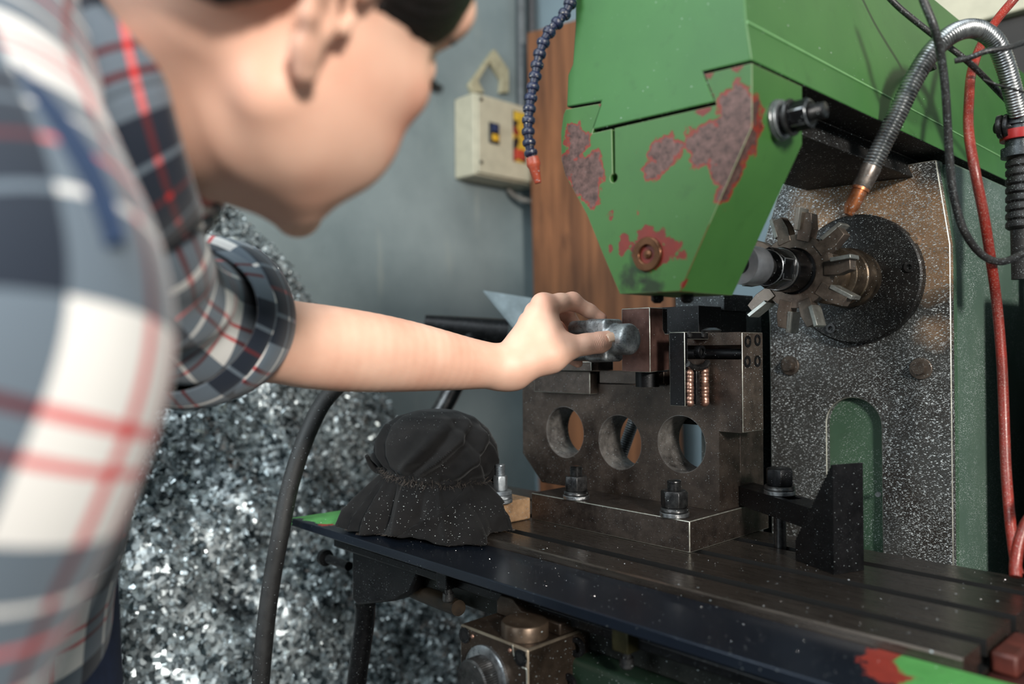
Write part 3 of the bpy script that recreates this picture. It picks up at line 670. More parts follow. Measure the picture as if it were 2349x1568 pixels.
up = MB().prism(pl_, 'Y', YP, YPB, holes=hs, seg=56).build('upright_plate', M_plate, fx)
for h_ in hs:                                              # bright bored walls
    MB().ring((h_[0], YP+.0006, h_[1]), ax, h_[2]+.0001, h_[2]-.0009, YPB-YP-.0012, 56).build('bored_ring', M_bore, up)
gz1, gz0 = uy(1650, 791)[1], uy(1650, 824)[1]
hb = [(YP, zt1+.0001), (YPB, zt1+.0001), (YPB, zt2), (YP, zt2), (YP, gz1), (YP+.016, gz1), (YP+.016, gz0), (YP, gz0)]
blk = MB().prism(hb, 'X', XL2, R2).build('head_block', M_plate, fx)
MB().cyl((XL2+.01, YP+.0085, gz0+.0062), (R2-.0015, YP+.0085, gz0+.0062), .0058, n=28).build('guide_rod', M_blackclean, blk)
MB().box(R2-.0001, R2+.0012, YP+.0005, YPB, zb2+.0005, zt2-.0005).build('end_face', M_fix2, blk, bevel=.0006, edge_mat=M_edge)
for x, y in ((1715, 783), (1737, 780), (1714, 829), (1737, 828)):
    q = PX(x, y, R2+.0012); s_ = MB().ring(q-x1_*.0008, x1_, .0066, .0036, .0016, 28).build('socket_screw', M_black, blk)
    MB().lathe([(0, .0038), (.0004, .0038), (.0005, 0)], q-x1_*.0006, x1_, 6).build('screw_socket', M_screwdark, s_)
MB().box(R1-.012, R1, YPB+.0002, .886, ZB+.0002, zb2+.02).build('rear_rib', M_fix, fx, bevel=.0009)
# clamp jaw at the left with a stepped slot
XJ = PY(1491, 780, .742)[0]; XJ0 = PY(1426, 780, .742)[0]; JF = .742
jt = PY(1460, 706, JF)[2]; jb = PY(1491, 854, JF)[2]; JB = min(PX(1535, 800, XJ)[1], YP-.0002); nz = PX(1525, 765, XJ)[2]; ny_ = PX(1521, 740, XJ)[1]
jp = [(JF, jb), (JB, jb+.002), (JB, nz-.004), (JB-.002, nz-.004), (ny_, nz-.001), (ny_, nz+.008), (ny_-.001, nz+.008), (ny_-.001, jt), (JF, jt)]
jw = MB().prism([(JF, jb), (JB, jb+.002), (JB, nz), (ny_+.004, nz), (ny_, nz+.005), (ny_, jt), (JF, jt)], 'X', XJ0, XJ).build('jaw', M_jaw, fx, bevel=.0008, edge_mat=M_edge)
MB().box(XJ0+.008, XJ-.002, ny_+.0003, JB, nz+.0003, jt-.0005).build('jaw_insert', M_blackclean, jw, bevel=.0008)
XC_ = PY(1534, 850, YP)[0]
MB().cyl(((XJ0+XJ)/2, JF+.022, zt1), ((XJ0+XJ)/2, JF+.022, jb+.0002), .014, n=32).build('jaw_post', M_black, fx)
MB().box(XJ0+.015, XC_, YP-.010, YP-.0002, PY(1500, 878, YP)[2], jb+.0).build('jaw_seat', M_plate, fx, bevel=.0008)
# rail and step plates on the upper left
def frontbox(name, xa, xb, ya, yb, xside, mat, em=None, back=YP-.0002):
    X = PY(xside, (ya+yb)/2, YP)[0]; Yf = PX(xb, (ya+yb)/2, X)[1]; Xa = PY(xa, (ya+yb)/2, Yf)[0]
    z1_, z0_ = PX(xb, ya, X)[2], PX(xb, yb, X)[2]
    return MB().box(Xa, X, Yf, back, z0_, z1_).build(name, mat, fx, bevel=.0007, edge_mat=em)
frontbox('locating_block', 1225, 1353, 852, 904, 1371, M_fix, M_edge)
frontbox('rest_plate', 1240, 1356, 829, 850.5, 1392, M_fix, M_edge, back=.80)
X0r, X1r = PY(1371, 860, YP)[0], XJ0+.12
MB().box(PY(1375, 860, YP-.006)[0], PY(1534, 860, YP)[0], YP-.006, YP-.0002, PY(1450, 880, YP)[2], PY(1450, 850, YP)[2]).build('rail', M_fix, fx, bevel=.0006)
MB().box(PY(1262, 800, .80)[0], PY(1420, 830, .80)[0], .8005, YPB, zt1+.0002, zt1+.016).build('rest_bar', M_blackclean, fx, bevel=.0008)
# welded clamp standing in front of the head block
XC = PY(1626, 850, YP)[0]; YF = PX(1571, 850, XC)[1]; XC0 = PY(1536, 850, YF)[0]
cz = lambda y: PX(1571, y, XC)[2]
wc = MB().prism([(YF, cz(932)), (YP-.0002, cz(932)+.002), (YP-.0002, cz(838)), (YF+.006, cz(838)), (YF+.006, cz(778)), (YP-.0002, cz(778)), (YP-.0002, cz(761)), (YF, cz(761))], 'X', XC0, XC).build('welded_clamp', M_blackclean, fx, bevel=.0006, edge_mat=M_edge)
def bead(y, z0_, z1_, n, mat, r=.0042, horizontal=False):
    mb = MB()
    for k in range(n):
        f = (k+.5)/n; zz = z0_+(z1_-z0_)*f; c_ = np.array([XC+.0004, y+rng.uniform(-.0004, .0004), zz])
        pr = [(-math.cos(math.pi*i/6)*r*.95, max(math.sin(math.pi*i/6), 0)*r*rng.uniform(.92, 1.05)) for i in range(7)]
        mb.lathe(pr, c_, (.25, 0, -1), 16)
    return mb.build('weld_bead', mat, wc)
yb1, yb2 = PX(1581, 890, XC)[1], PX(1615, 890, XC)[1]
bead(yb1, cz(852), cz(928), 9, M_copper, .0050); bead(yb2, cz(850), cz(930), 10, M_copper, .0056)
MB().box(XC, XC+.0022, PX(1594, 890, XC)[1], PX(1602, 890, XC)[1], cz(930), cz(845)).build('clamp_rib', M_bolt, wc, bevel=.0005)
pts = [np.array([XC+.001, PX(x, 835, XC)[1], cz(y)]) for x, y in ((1574, 834), (1585, 842), (1600, 845), (1614, 842), (1622, 832))]
MB().tube(pts, .0040, n=12).build('weld_seam', M_bolt, wc)
for x, y in ((1580, 768), (1612, 768)):
    MB().lathe([(-.004, 0), (-.003, .003), (0, .0042), (.003, .003), (.004, 0)], PX(x, y, XC)+x1_*.0, (0, .3, 1), 14).build('weld_spot', M_bolt, wc)
q = PX(1601, 807, XC); hd = MB().ring(q-x1_*.001, x1_, .0074, .0040, .007, 30).build('cap_screw', M_blackclean, wc, bevel=.0003)
MB().lathe([(0, .0041), (.0004, .0041), (.0005, 0)], q+x1_*.003, x1_, 6).build('screw_socket', M_screwdark, hd)
# rear black block and dusty bar behind the head block
a = PY(1508, 709, .87); b = PY(1640, 712, .87)
MB().box(a[0], b[0], .8335+.0005, .885, zb2, a[2]).build('rear_block', M_black, fx, bevel=.0008)
a = PY(1560, 681, .90); b = PY(1672, 705, .90)
hb_ = MB().box(a[0], b[0], .889, .96, b[2]-.004, a[2]).build('dusty_bar', M_fix2 if False else steel('dusty_black', rgb(26, 28, 30), rgb(70, 74, 76), .5, .5, 60, dens=.3), fx, bevel=.0008)
MB().box(a[0]+.01, b[0]-.004, .8885, .95, zb2, b[2]-.0042).build('bar_post', M_black, fx, bevel=.0008)
MB().lathe([(0, .010), (.003, .012), (.006, .006)], (PY(1632, 764, .81)[0], .81, zt2+.0002), (0, 0, 1), 24).build('oval_cap', M_bolt, fx)

# threaded rod of the fixture seen through the middle hole
MB().thread(PD(1420, 1060, 1.10), PD(1450, 975, 1.10)-PD(1420, 1060, 1.10), .0085, .075, pitch=.0032, n=24).build('threaded_rod', M_zinc, fx)
# clamping studs with nuts and washers
def stud(name, loc, label, zstk, ztop, af=.0262, grp='clamping bolts with nuts and washers', wash=(.0163, .0150), mats=(M_bolt, M_bolt, M_washer, M_bolt), r=.0079, below=0.0):
    t_ = thing(name, label, 'bolt', loc, grp); x, y, z = loc; up_ = (0, 0, 1)
    z1_ = z+.0002
    for i, wr in enumerate(wash): MB().ring((x, y, z1_), up_, wr, r*1.06, .0048, 40).build('washer', mats[2] if i == 0 else mats[3], t_, bevel=.0009); z1_ += .0050
    MB().nut((x, y, z1_), up_, af, .0185, rng.uniform(0, 1)).build('nut', mats[1], t_, bevel=.0004)
    zz = z1_ if below == 0 else z-below
    if below: MB().cyl((x, y, z-below), (x, y, z+.001), r*.97, n=24).build('shank', mats[0], t_)
    MB().thread((x, y, z), up_, r, ztop-z, n=24).build('stud', mats[0], t_)
    return t_
Zt = lambda x, y, P: P[2]
p = PZ(1322, 1143, ZB); stud('clamp_bolt', (p[0], p[1], ZB), 'steel bolt and nut at the left end of the fixture base, below the first hole', 0, PX(1322, 1068, p[0])[2])
p = PZ(1547, 1183, ZB); stud('clamp_bolt', (p[0], p[1], ZB), 'dark bolt and nut on the front right of the fixture base, below the third hole', 0, PX(1549, 1100, p[0])[2])
# wooden packing block and its bolt, left of the fixture
wbk = thing('wood_block', 'small dusty wooden packing block between the rag and the fixture base', 'wood block', (-.78, .665, 1.0))
MB().box(-.842, -.7315, .656, .722, 1.0002, 1.028, rz=-.03).build('block', steel('dusty_wood', rgb(104, 78, 54), rgb(164, 132, 98), .8, 0, 90, dens=.22, fscale=480), wbk, bevel=.002)
p = PZ(1148, 1152, 1.028)
stud('clamp_bolt', (p[0], p[1], 1.0282), 'grey threaded stud with stacked washers on the wood block, right of the rag', 0, PX(1135, 1066, p[0])[2], af=.016, wash=(.0150, .0146, .0142), mats=(M_zinc, M_zinc, M_zinc, M_zinc), r=.0062)
# step clamp and step block, right of the fixture
px_, py_ = -.434, .813
cbar = thing('step_clamp', 'black clamp bar with a slot holding down the right end of the fixture base', 'clamp', (px_, py_, 1.036))
a = np.array([-.513, .846]); b = PZ(1868, 1213, 1.036)[:2]; dd_ = norm(b-a); pp = np.array([-dd_[1], dd_[0]]); b = b+dd_*.004
a = a+pp*0; hw = .0150; Lb = np.linalg.norm(b-a)
mid = (np.array([px_, py_])-a)@dd_; off = (np.array([px_, py_])-a)@pp
c_l = a+pp*off
rect = [c_l+dd_*0-pp*hw, c_l+dd_*Lb-pp*hw, c_l+dd_*Lb+pp*hw, c_l-dd_*0+pp*hw]
# slot drawn into the outline from the far end
sl = .0082; s0_, s1_ = mid-.012, mid+.030
mb = MB()
def P2(u_, v_): q = c_l+dd_*u_+pp*v_; return (q[0], q[1])
for poly_ in ([P2(0, -hw), P2(Lb, -hw), P2(Lb, -sl), P2(0, -sl)], [P2(0, sl), P2(Lb, sl), P2(Lb, hw), P2(0, hw)], [P2(0, -sl), P2(s0_, -sl), P2(s0_, sl), P2(0, sl)], [P2(s1_, -sl), P2(Lb, -sl), P2(Lb, sl), P2(s1_, sl)]):
    mb.prism(poly_, 'Z', 1.036, 1.058)
mb.build('clamp_bar', M_blackclean, cbar)
MB().prism([P2(0.0, -hw*.9), P2(.016, -hw*.9), P2(.016, hw*.9), P2(0, hw*.9)], 'Z', 1.0345, 1.0359).build('clamp_toe', M_black, cbar)
stud('clamp_bolt', (px_, py_, 1.058), 'black nut and washers on a tall stud through the step clamp bar', 0, PX(1787, 1072, px_)[2], below=.076, wash=(.0165, .0158), mats=(M_bolt, M_blackclean, M_washer, M_bolt), r=.0068)
A2, B2, C2 = PZ(1825, 1285, 1.0), PZ(1913, 1318, 1.0), PZ(1982, 1308, 1.0)
du = norm((B2-A2)[:2]); Ls = np.linalg.norm((B2-A2)[:2]); dv = norm((C2-B2)[:2]); Wv = np.linalg.norm((C2-B2)[:2]); hz_ = PX(1913, 1066, B2[0])[2]
out2 = [(0, 1.0003), (Ls, 1.0003), (Ls, hz_)]
ns = 26
for k in range(ns):
    f = k/ns; xa = Ls*(1-f)-.003; z_ = hz_-(hz_-1.018)*f; out2 += [(max(xa, 0.0), z_), (max(xa, 0.0), z_-(hz_-1.018)/ns*.9)]
out2 += [(0, 1.014)]
vs = []; n = len(out2)
for w_ in (0, Wv):
    for u_, z_ in out2: q = A2[:2]+du*u_+dv*w_; vs.append((q[0], q[1], z_))
fs = [tuple(range(n)), tuple(range(n, 2*n))[::-1]]+[(i, (i+1) % n, (i+1) % n+n, i+n) for i in range(n)]
sb = MB().add(vs, fs).build('step_block', M_black, None)
tag(sb, 'black triangular step block with a toothed slope standing on the table at right', 'step block')
# metal chips scattered over the table and tray
def scatter(n):
    mb = MB()
    for k in range(n):
        if k % 3: x, y, z = rng.uniform(-.9, -.2), rng.uniform(.615, .865), 1.0004
        else: x, y, z = rng.uniform(-.95, -.15), rng.uniform(.53, .61), .9925
        if any(a_ < y < b_ for a_, b_ in (s1, s2, s3)) and z > .995: continue
        if -.73 < x < -.48 and .715 < y: continue
        t_ = rng.uniform(0, 6.28); l_ = rng.uniform(.0002, .0007)*(2 if rng.random() < .03 else 1); w_ = l_*rng.uniform(.25, .7); h = rng.uniform(.0002, .0007)
        c_, s_ = math.cos(t_), math.sin(t_)
        mb.add([(x-c_*l_, y-s_*l_, z), (x+s_*w_, y-c_*w_, z+h), (x+c_*l_, y+s_*l_, z), (x-s_*w_, y+c_*w_, z+h*.5)], [(0, 1, 2), (0, 2, 3)])
    return mb
sct = scatter(1800).build('table_chips', M_bright, smooth=False, recalc=False); tag(sct, 'fine bright metal chips sprinkled over the slotted table and tray', 'metal chips', kind='stuff')

# ------------------------------------------------------------------ hoses and cables
M_blue = steel('blue_plastic', rgb(5, 12, 34), rgb(12, 24, 58), .38, 0, 80, dens=.22, fscale=520, fleck=(.5, .45, .35, 1))
M_orange = steel('orange_plastic', rgb(120, 44, 26), rgb(168, 74, 46), .45, 0, 80, dens=.22, fscale=480)
bh = thing('segmented_coolant_hose', 'blue segmented coolant hose with an orange nozzle hanging left of the green head', 'coolant hose', PD(1213, 250, .76))
bp_ = [(1316, -30), (1311, 0), (1300, 26), (1284, 47), (1265, 66), (1249, 90), (1240, 116), (1233, 142), (1229, 167), (1224, 192), (1219, 217), (1215, 242), (1213, 268), (1211, 294), (1213, 320), (1216, 344), (1222, 366)]
P_ = [PD(x, y, .74) for x, y in bp_]
k_ = .74/1816
for i in range(len(P_)-1):
    d_ = P_[i+1]-P_[i]; L_ = np.linalg.norm(d_); a_ = d_/L_; r_ = 15.5*k_
    MB().lathe([(-.05*L_, r_*.62), (0, r_*.78), (L_*.15, r_*.98), (L_*.38, r_), (L_*.55, r_*.90), (L_*.62, r_*.70), (L_*.75, r_*.66), (L_*.98, r_*.60)], P_[i], a_, 22).build('hose_segment', M_blue, bh)
n0, n1 = P_[-1], PD(1234, 420, .74)
nz_ = norm(n1-n0); LL = np.linalg.norm(n1-n0)
MB().lathe([(-.002, .0060), (.004, .0066), (.0055, .0064), (.008, .0050), (LL-.001, .0033), (LL, .0028)], n0, nz_, 24).build('nozzle', M_orange, bh)
gs = thing('flexible_metal_hose', 'ribbed metal gooseneck hose with a copper nozzle aimed at the cutter', 'coolant hose', PX(2040, 300, XS))
GP = [(1978, 425, .775), (1996, 388, .775), (2022, 335, .77), (2058, 262, .765), (2095, 185, .76), (2135, 122, .76), (2185, 78, .765), (2235, 66, .78), (2280, 92, .79), (2305, 145, .80), (2322, 205, .81), (2336, 262, .82)]
G_ = [PD(*g) for g in GP]
GM_ = steel('ribbed_steel', rgb(110, 112, 114), rgb(186, 188, 188), .30, .95, 120, dens=.05, fscale=520)
# rings one beside the other along the path
GPp = catmull(G_[1:], 60); cum = np.cumsum([0]+[np.linalg.norm(GPp[i+1]-GPp[i]) for i in range(len(GPp)-1)])
NR = int(cum[-1]/.0031); mb = MB(); vs = []; fs = []; a_ = None; n = 22; rows = 0
for i in range(NR*4):
    s_ = cum[-1]*i/(NR*4-1); j = min(int(np.searchsorted(cum, s_)), len(GPp)-1); j0 = max(j-1, 0)
    f = 0 if j == j0 else (s_-cum[j0])/(cum[j]-cum[j0]); p = GPp[j0]*(1-f)+GPp[j]*f; T_ = norm(GPp[min(j+3, len(GPp)-1)]-GPp[max(j-4, 0)])
    if a_ is None: a_, _, _ = frame(T_)
    a_ = norm(a_-T_*np.dot(a_, T_)); b_ = np.cross(T_, a_); r_ = (.0080, .0092, .0095, .0091)[i % 4]
    for k in range(n): t_ = 2*math.pi*k/n; vs.append(p+(a_*math.cos(t_)+b_*math.sin(t_))*r_)
    rows += 1
for i in range(rows-1):
    for k in range(n): j = (k+1) % n; fs.append((i*n+k, i*n+j, (i+1)*n+j, (i+1)*n+k))
mb.add(vs, fs).build('ribbed_tube', GM_, gs)
d0 = norm(G_[0]-G_[2]); tip = PD(1960, 462, .775)
MB().lathe([(0, .0090), (.003, .0098), (.022, .0090), (.024, .0082)], G_[1]-d0*.004, d0, 28).build('ferrule', steel('ferrule', rgb(70, 62, 58), rgb(150, 140, 132), .35, .8, 100, dens=.18, fscale=600), gs)
MB().lathe([(0, .0084), (.004, .0086), (.0045, .0074), (.022, .0070), (.030, .0040), (.031, .001)], G_[1]+d0*.018, d0, 28).build('copper_nozzle', steel('worn_copper', rgb(140, 76, 36), rgb(216, 140, 96), .3, .8, 80, dens=.3, fscale=560), gs)
def hose(pts, r, name, mat, label, cat='hose', n=14):
    o = MB().tube([PD(*p) for p in pts], r, n=n).build(name, mat); return tag(o, label, cat, 'red air hoses' if name == 'red_hose' else None)
M_rub = steel('dusty_black_rubber', rgb(14, 14, 15), rgb(40, 38, 37), .45, 0, 60, dens=.40, fscale=900)
M_rub2 = steel('black_rubber', rgb(14, 14, 15), rgb(40, 40, 40), .6, 0, 60, dens=.04, fscale=520)
M_redh = steel('red_hose_rubber', rgb(88, 20, 12), rgb(150, 38, 20), .35, 0, 30, dens=.85, fscale=950, fleck=(.55, .44, .38, 1))
hose([(2100, -60, .70), (2118, 0, .70), (2142, 60, .70), (2158, 125, .71), (2168, 200, .72), (2174, 290, .73), (2180, 390, .74), (2190, 460, .745), (2212, 530, .75), (2250, 582, .76), (2295, 600, .77), (2345, 582, .78), (2420, 540, .80)], .0036, 'black_hose', M_rub, 'thick black hose crossing in front of the metal gooseneck and looping right')
hose([(2010, -40, .79), (2060, 15, .79), (2140, 80, .795), (2230, 150, .80), (2330, 250, .86), (2420, 330, .89)], .0030, 'black_cable', M_rub, 'thin straight black cable running behind the metal gooseneck', 'cable')
hose([(2190, 140, .735), (2225, 132, .73), (2262, 118, .725), (2310, 110, .725), (2349, 98, .73), (2420, 80, .74)], .0026, 'twisted_cable', M_rub, 'short dusty black cable tied across the gooseneck and red hose', 'cable')
hose([(2255, 182, .74), (2290, 195, .74), (2330, 206, .745), (2400, 225, .75)], .0011, 'thin_wire', M_rub2, 'thin loose wire end right of the red hose', 'cable')
hose([(2400, -90, .84), (2335, -12, .86), (2285, 48, .86), (2250, 105, .85), (2229, 165, .83), (2223, 225, .80), (2222, 300, .78), (2236, 390, .765), (2256, 490, .77), (2272, 590, .78), (2287, 700, .79), (2298, 830, .79), (2303, 950, .785), (2308, 1080, .77), (2318, 1200, .75), (2330, 1290, .735), (2336, 1316, .730)], .0047, 'red_hose', M_redh, 'long dusty red hose hanging down to the table at right')
hose([(2420, 1130, .72), (2365, 1185, .715), (2340, 1235, .71), (2330, 1290, .705), (2330, 1322, .700)], .0050, 'red_hose', M_redh, 'short bright red hose loop entering at the right edge above the table')
# big black hose at left, from the floor up to the lever
o = MB().tube([PD(930, 745, 1.20), PD(860, 800, 1.16), PD(790, 870, 1.12), (PD(740, 925, 1.09)), PD(697, 1015, 1.07), PD(664, 1120, 1.06), PD(642, 1230, 1.05), PD(622, 1340, 1.05), PD(608, 1450, 1.05), PD(597, 1580, 1.05), PD(585, 1800, 1.06), PD(575, 2150, 1.10)], .0118, n=22).build('rubber_hose', M_rub2)
tag(o, 'thick black rubber hose rising past the left tip of the tray', 'hose')
# lever behind the rag
lv = thing('machine_lever', 'dark lever with a handle and slanting arm behind the rag and forearm', 'lever', PD(1020, 920, 1.5))
MB().tube([PD(975, 742, 1.50), PD(1060, 752, 1.50), PD(1165, 765, 1.50)], [.017, .022, .028], n=20).build('handle', M_black, lv)
MB().tube([PD(1090, 800, 1.5), PD(1050, 870, 1.50), PD(1015, 935, 1.50), PD(960, 1020, 1.5)], .018, n=16).build('arm', M_bolt, lv)
MB().tube([PD(1090, 800, 1.5), PD(1085, 780, 1.5), PD(1080, 755, 1.5)], .022, n=16).build('lever_joint', M_black, lv)
# thumbscrew on the overarm side
q = PX(2052, 190, -.345); ts = thing('thumb_screw', 'small dark flanged screw sticking out of the green overarm behind the gooseneck', 'screw', q)
e_ = PD(2150, 150, .84); MB().cyl(q, q+(e_-q)*.95, .0036, n=14).build('shank', M_rub, ts); MB().lathe([(0, .010), (.002, .0115), (.004, .0105), (.0045, .005)], q, e_-q, 24).build('flange', M_black, ts)
# pipe fitting at the right edge
pf = thing('pipe_fitting', 'dusty valve fitting with a red collar on a ribbed pipe at the right edge', 'pipe fitting', PD(2335, 320, .83))
k_ = lambda x, y: PD(x, y, .83)
MB().lathe([(0, .016), (.012, .017), (.0125, .014), (.035, .014), (.0355, .018), (.045, .018)], k_(2340, 262), (0, 0, -1), 28).build('valve_body', steel('dusty_valve', rgb(24, 26, 30), rgb(90, 96, 100), .4, .6, 70, dens=.3), pf)
MB().ring(k_(2340, 300), (0, 0, -1), .0185, .012, .010).build('collar', plain('red_collar', rgb(150, 24, 24), .4), pf)
mb = MB()
for i in range(9): mb.lathe([(0, .0135), (.003, .0155), (.007, .0155), (.0095, .0130)], k_(2345, 345+i*20), (0, 0, -1), 22)
mb.build('ribbed_pipe', M_rub, pf)
MB().cyl(k_(2345, 520), k_(2348, 640), .011).build('lower_pipe', M_rub, pf)
for i in range(2): MB().ring(k_(2290+i*16, 292), x1_, .012, .006, .004).build('gland_ring', M_bolt, pf)
MB().cyl(k_(2286, 292), k_(2335, 292), .0065).build('gland', M_black, pf)
# cream cabinet behind the overarm at the upper right
a = PY(2140, 60, 1.66); zc = PY(2270, 42, 1.66)[2]
cb_ = thing('cream_cabinet', 'cream control cabinet behind the green overarm in the upper right corner', 'cabinet', (-.1, 1.75, zc))
MB().box(-.75, .65, 1.66, 1.93, zc, zc+.10).build('lower_panel', M_cream, cb_, bevel=.004)
MB().box(-.75, .65, 1.66, 1.93, zc+.106, 2.4).build('upper_panel', M_cream, cb_, bevel=.004)
MB().box(-.74, .64, 1.68, 1.93, zc-.12, zc-.002).build('plinth', plain('dark_brown_plinth', rgb(34, 28, 24), .6, 0, 30), cb_, bevel=.004)

# ------------------------------------------------------------------ black rag tied round something on the tray end
rg = thing('black_rag_bundle', 'black rag bundle tied round a lump and dusted with chips on the tray end', 'rag', (-.835, .60, .9922))
cxr, cyr = -.812, .634
CL, CR, CF = math.radians(226), math.radians(46), math.radians(316)     # seen from the front: left side, right side, nearest side
def ridge(x, p_=2.0): return (1-abs(math.sin(x)))**p_                       # sharp crest
_prof = [(0, .0, 1.141), (.08, .024, 1.1405), (.16, .046, 1.134), (.25, .063, 1.121), (.33, .0735, 1.102), (.40, .0755, 1.086), (.47, .072, 1.073), (.52, .0665, 1.066), (.56, .0655, 1.061), (.60, .070, 1.054), (.7, .080, 1.037), (.85, .092, 1.014), (1.0, .101, .9965)]
_pv = [p_[0] for p_ in _prof]; _pr = [p_[1] for p_ in _prof]; _pz = [p_[2] for p_ in _prof]
pleats = [(CL+.10, .10, .018), (CL+.30, .05, .012), (CL+.52, .08, .018), (CL+.80, .06, -.010), (CL+1.0, .12, .012), (CF-.15, .12, -.012), (CF+.10, .05, .012), (CF+.42, .11, .019), (CF+.75, .07, -.014), (CF+1.0, .10, .016), (CR-.25, .08, .012), (CL-.4, .1, .012), (CL-.9, .14, .012), (CL-1.5, .12, .01), (CR+.8, .15, .012)]
domes = [(CL+.25, 2.2, .10, .0070), (CL+.55, 1.6, .12, .0065), (CL+.95, -2.8, .16, .0095), (CF-.30, -3.4, .11, .0075), (CF+.35, -2.6, .15, .0085), (CF+.9, 2.0, .12, .0060), (CR-.2, 1.6, .14, .006), (CL-1, 1, .2, .006), (CR+1, -1, .2, .006)]
def wrp(d): return (d+math.pi) % (2*math.pi)-math.pi
def rag_pt(v_, t_, dr0=0.0, clip=True, folds=1.0):
    r0 = np.interp(v_, _pv, _pr); z0 = np.interp(v_, _pv, _pz)
    lo = np.clip((v_-.55)/.30, 0, 1); hi = np.clip((.54-v_)/.12, 0, 1)*np.clip(v_*4-.2, 0, 1); fold = 0
    for c_, w_, am in pleats:
        d_ = wrp(t_-c_-.25*(v_-.6)*math.copysign(1, am)); w2 = w_*(.45+.8*lo); fold += am*math.exp(-(abs(d_)/w2)**1.6)
    tuck = .0016*math.sin(23*t_+9*v_)+.0012*math.sin(37*t_+1); dr = 0
    for c_, sl_, w_, am in domes:
        d_ = wrp(t_-c_-sl_*(v_-.5)); w2 = w_*(.6+1.6*max(.5-v_, 0)); e_ = d_/w2; dr += am*(math.exp(-abs(e_)**1.5)-.55*math.exp(-((e_-1.6)/.7)**2))
    near = math.exp(-((v_-.55)/.05)**2)
    r = r0*(1+.03*math.sin(2*t_+1.0))+folds*lo*fold*1.1+hi*dr+near*tuck*1.2+dr0
    r += lo*(.022*max(0, math.cos(t_-CL))**6+.017*max(0, math.cos(t_-CF-.92))**3-.013*max(0, math.cos(t_-CF+.9))**2-.016*max(0, math.cos(t_-CR-.1))**2)
    z = z0+(.004*math.sin(5*t_+.7)+.0012*math.sin(13*t_)+.0010*math.sin(29*t_))*lo*(1 if v_ < .999 else .6)+(.006*math.cos(t_-CL)-.004*math.cos(t_-CF))*np.clip((v_-.15)*3, 0, 1)*(1-lo)-.009*max(0, math.cos(t_-CR))*hi*max(0, .4-v_)*3
    x = cxr+r*math.cos(t_); y = cyr+r*math.sin(t_)
    fl_ = 1.0022 if (y > .611 and x > TX0-.004) else .9945
    if x > -.846 and z < 1.0315: y = min(y, .6525)
    return (x, y, max(z, fl_+.0003*math.sin(t_*90)))
def rag_surface():
    nT, nV = 400, 130; vs = []; fs = []
    for i in range(nV+1):
        for k in range(nT): vs.append(rag_pt(i/nV, 2*math.pi*k/nT))
    for i in range(nV):
        for k in range(nT): j = (k+1) % nT; fs.append((i*nT+k, i*nT+j, (i+1)*nT+j, (i+1)*nT+k))
    return MB().add(vs, fs)
ro = rag_surface().build('cloth', M_rag, rg)
so = ro.modifiers.new('thick', 'SOLIDIFY'); so.thickness = .0012; so.offset = 1
sm_ = ro.modifiers.new('sub', 'SMOOTH'); sm_.iterations = 1
# a loose flap of the cloth folded diagonally over the front right
def flap():
    nu, nv = 90, 50; vs = []; fs = []
    for i in range(nv+1):
        f = i/nv; v_ = .565+(1.0-.565)*f
        ta, tb = CF+.62-1.05*f**.8, CF+1.25+.12*f
        for k in range(nu+1):
            g_ = k/nu; t_ = ta+(tb-ta)*g_
            lift = .0035+.0085*f*math.exp(-(g_/.16)**2)+.0055*math.sin(g_*9.5+f*4.5)*f+.004*math.exp(-((g_-.62-.25*f)/.07)**2)
            p_ = rag_pt(v_, t_, lift, folds=.35); vs.append((p_[0], p_[1], p_[2]))
    for i in range(nv):
        for k in range(nu): o_ = i*(nu+1)+k; fs.append((o_, o_+1, o_+nu+2, o_+nu+1))
    return MB().add(vs, fs)
fo = flap().build('cloth_flap', M_rag, rg); q_ = fo.modifiers.new('thick', 'SOLIDIFY'); q_.thickness = .0016; q_.offset = 1
# twisted strip tied round the waist
def waist(t_, dr=0.0, dz=0.0): r = .0668*(1+.03*math.sin(2*t_+1))+dr; return np.array([cxr+r*math.cos(t_), cyr+r*math.sin(t_), 1.0635+dz+(.006*math.cos(t_-CL)-.004*math.cos(t_-CF))])
pts = [waist(2*math.pi*k/60, .0012*math.sin(7*k/6), .0012*math.sin(k*.9)) for k in range(61)]
MB().tube(pts, lambda f: .0038+.0012*math.sin(f*90), n=10, sub=3).build('tied_strip', M_rag, rg)
# knot at the left and the gathered end at the right, frayed threads
er = lambda t_: np.array([math.cos(t_), math.sin(t_), 0])
kq = waist(CL+.05, .004, .003); tx_ = er(CL+.05); ty_ = er(CL+.05+math.pi/2); tz_ = np.array([0, 0, 1.0])
kv = lambda a_, b_, c_, o_, k_: o_+(tx_*a_+ty_*b_+tz_*c_)*k_
MB().tube([kv(*v_, kq, .0085) for v_ in ((-.5, -1, 0), (.8, -.8, .7), (1.2, .3, 1.2), (.3, .9, .5), (-.2, 0, -.6), (1.0, -.8, -.9), (1.9, -.4, .2), (2.4, .4, 1.4))], [.004, .0055, .006, .006, .0055, .005, .0045, .0025], n=12).build('knot', M_rag, rg)
kr_ = waist(CR-.30, .003, .004); tx_ = er(CR-.30); ty_ = er(CR-.3-math.pi/2)
MB().tube([kv(*v_, kr_, .008) for v_ in ((-.5, 1.6, -.6), (.4, .8, .2), (.8, .3, 1.0), (1.0, .0, .2), (.9, .2, -1.2), (.8, .6, -2.2), (.9, .8, -3.4))], [.003, .0048, .0055, .005, .0045, .004, .002], n=10).build('gathered_end', M_rag, rg)
mb = MB()
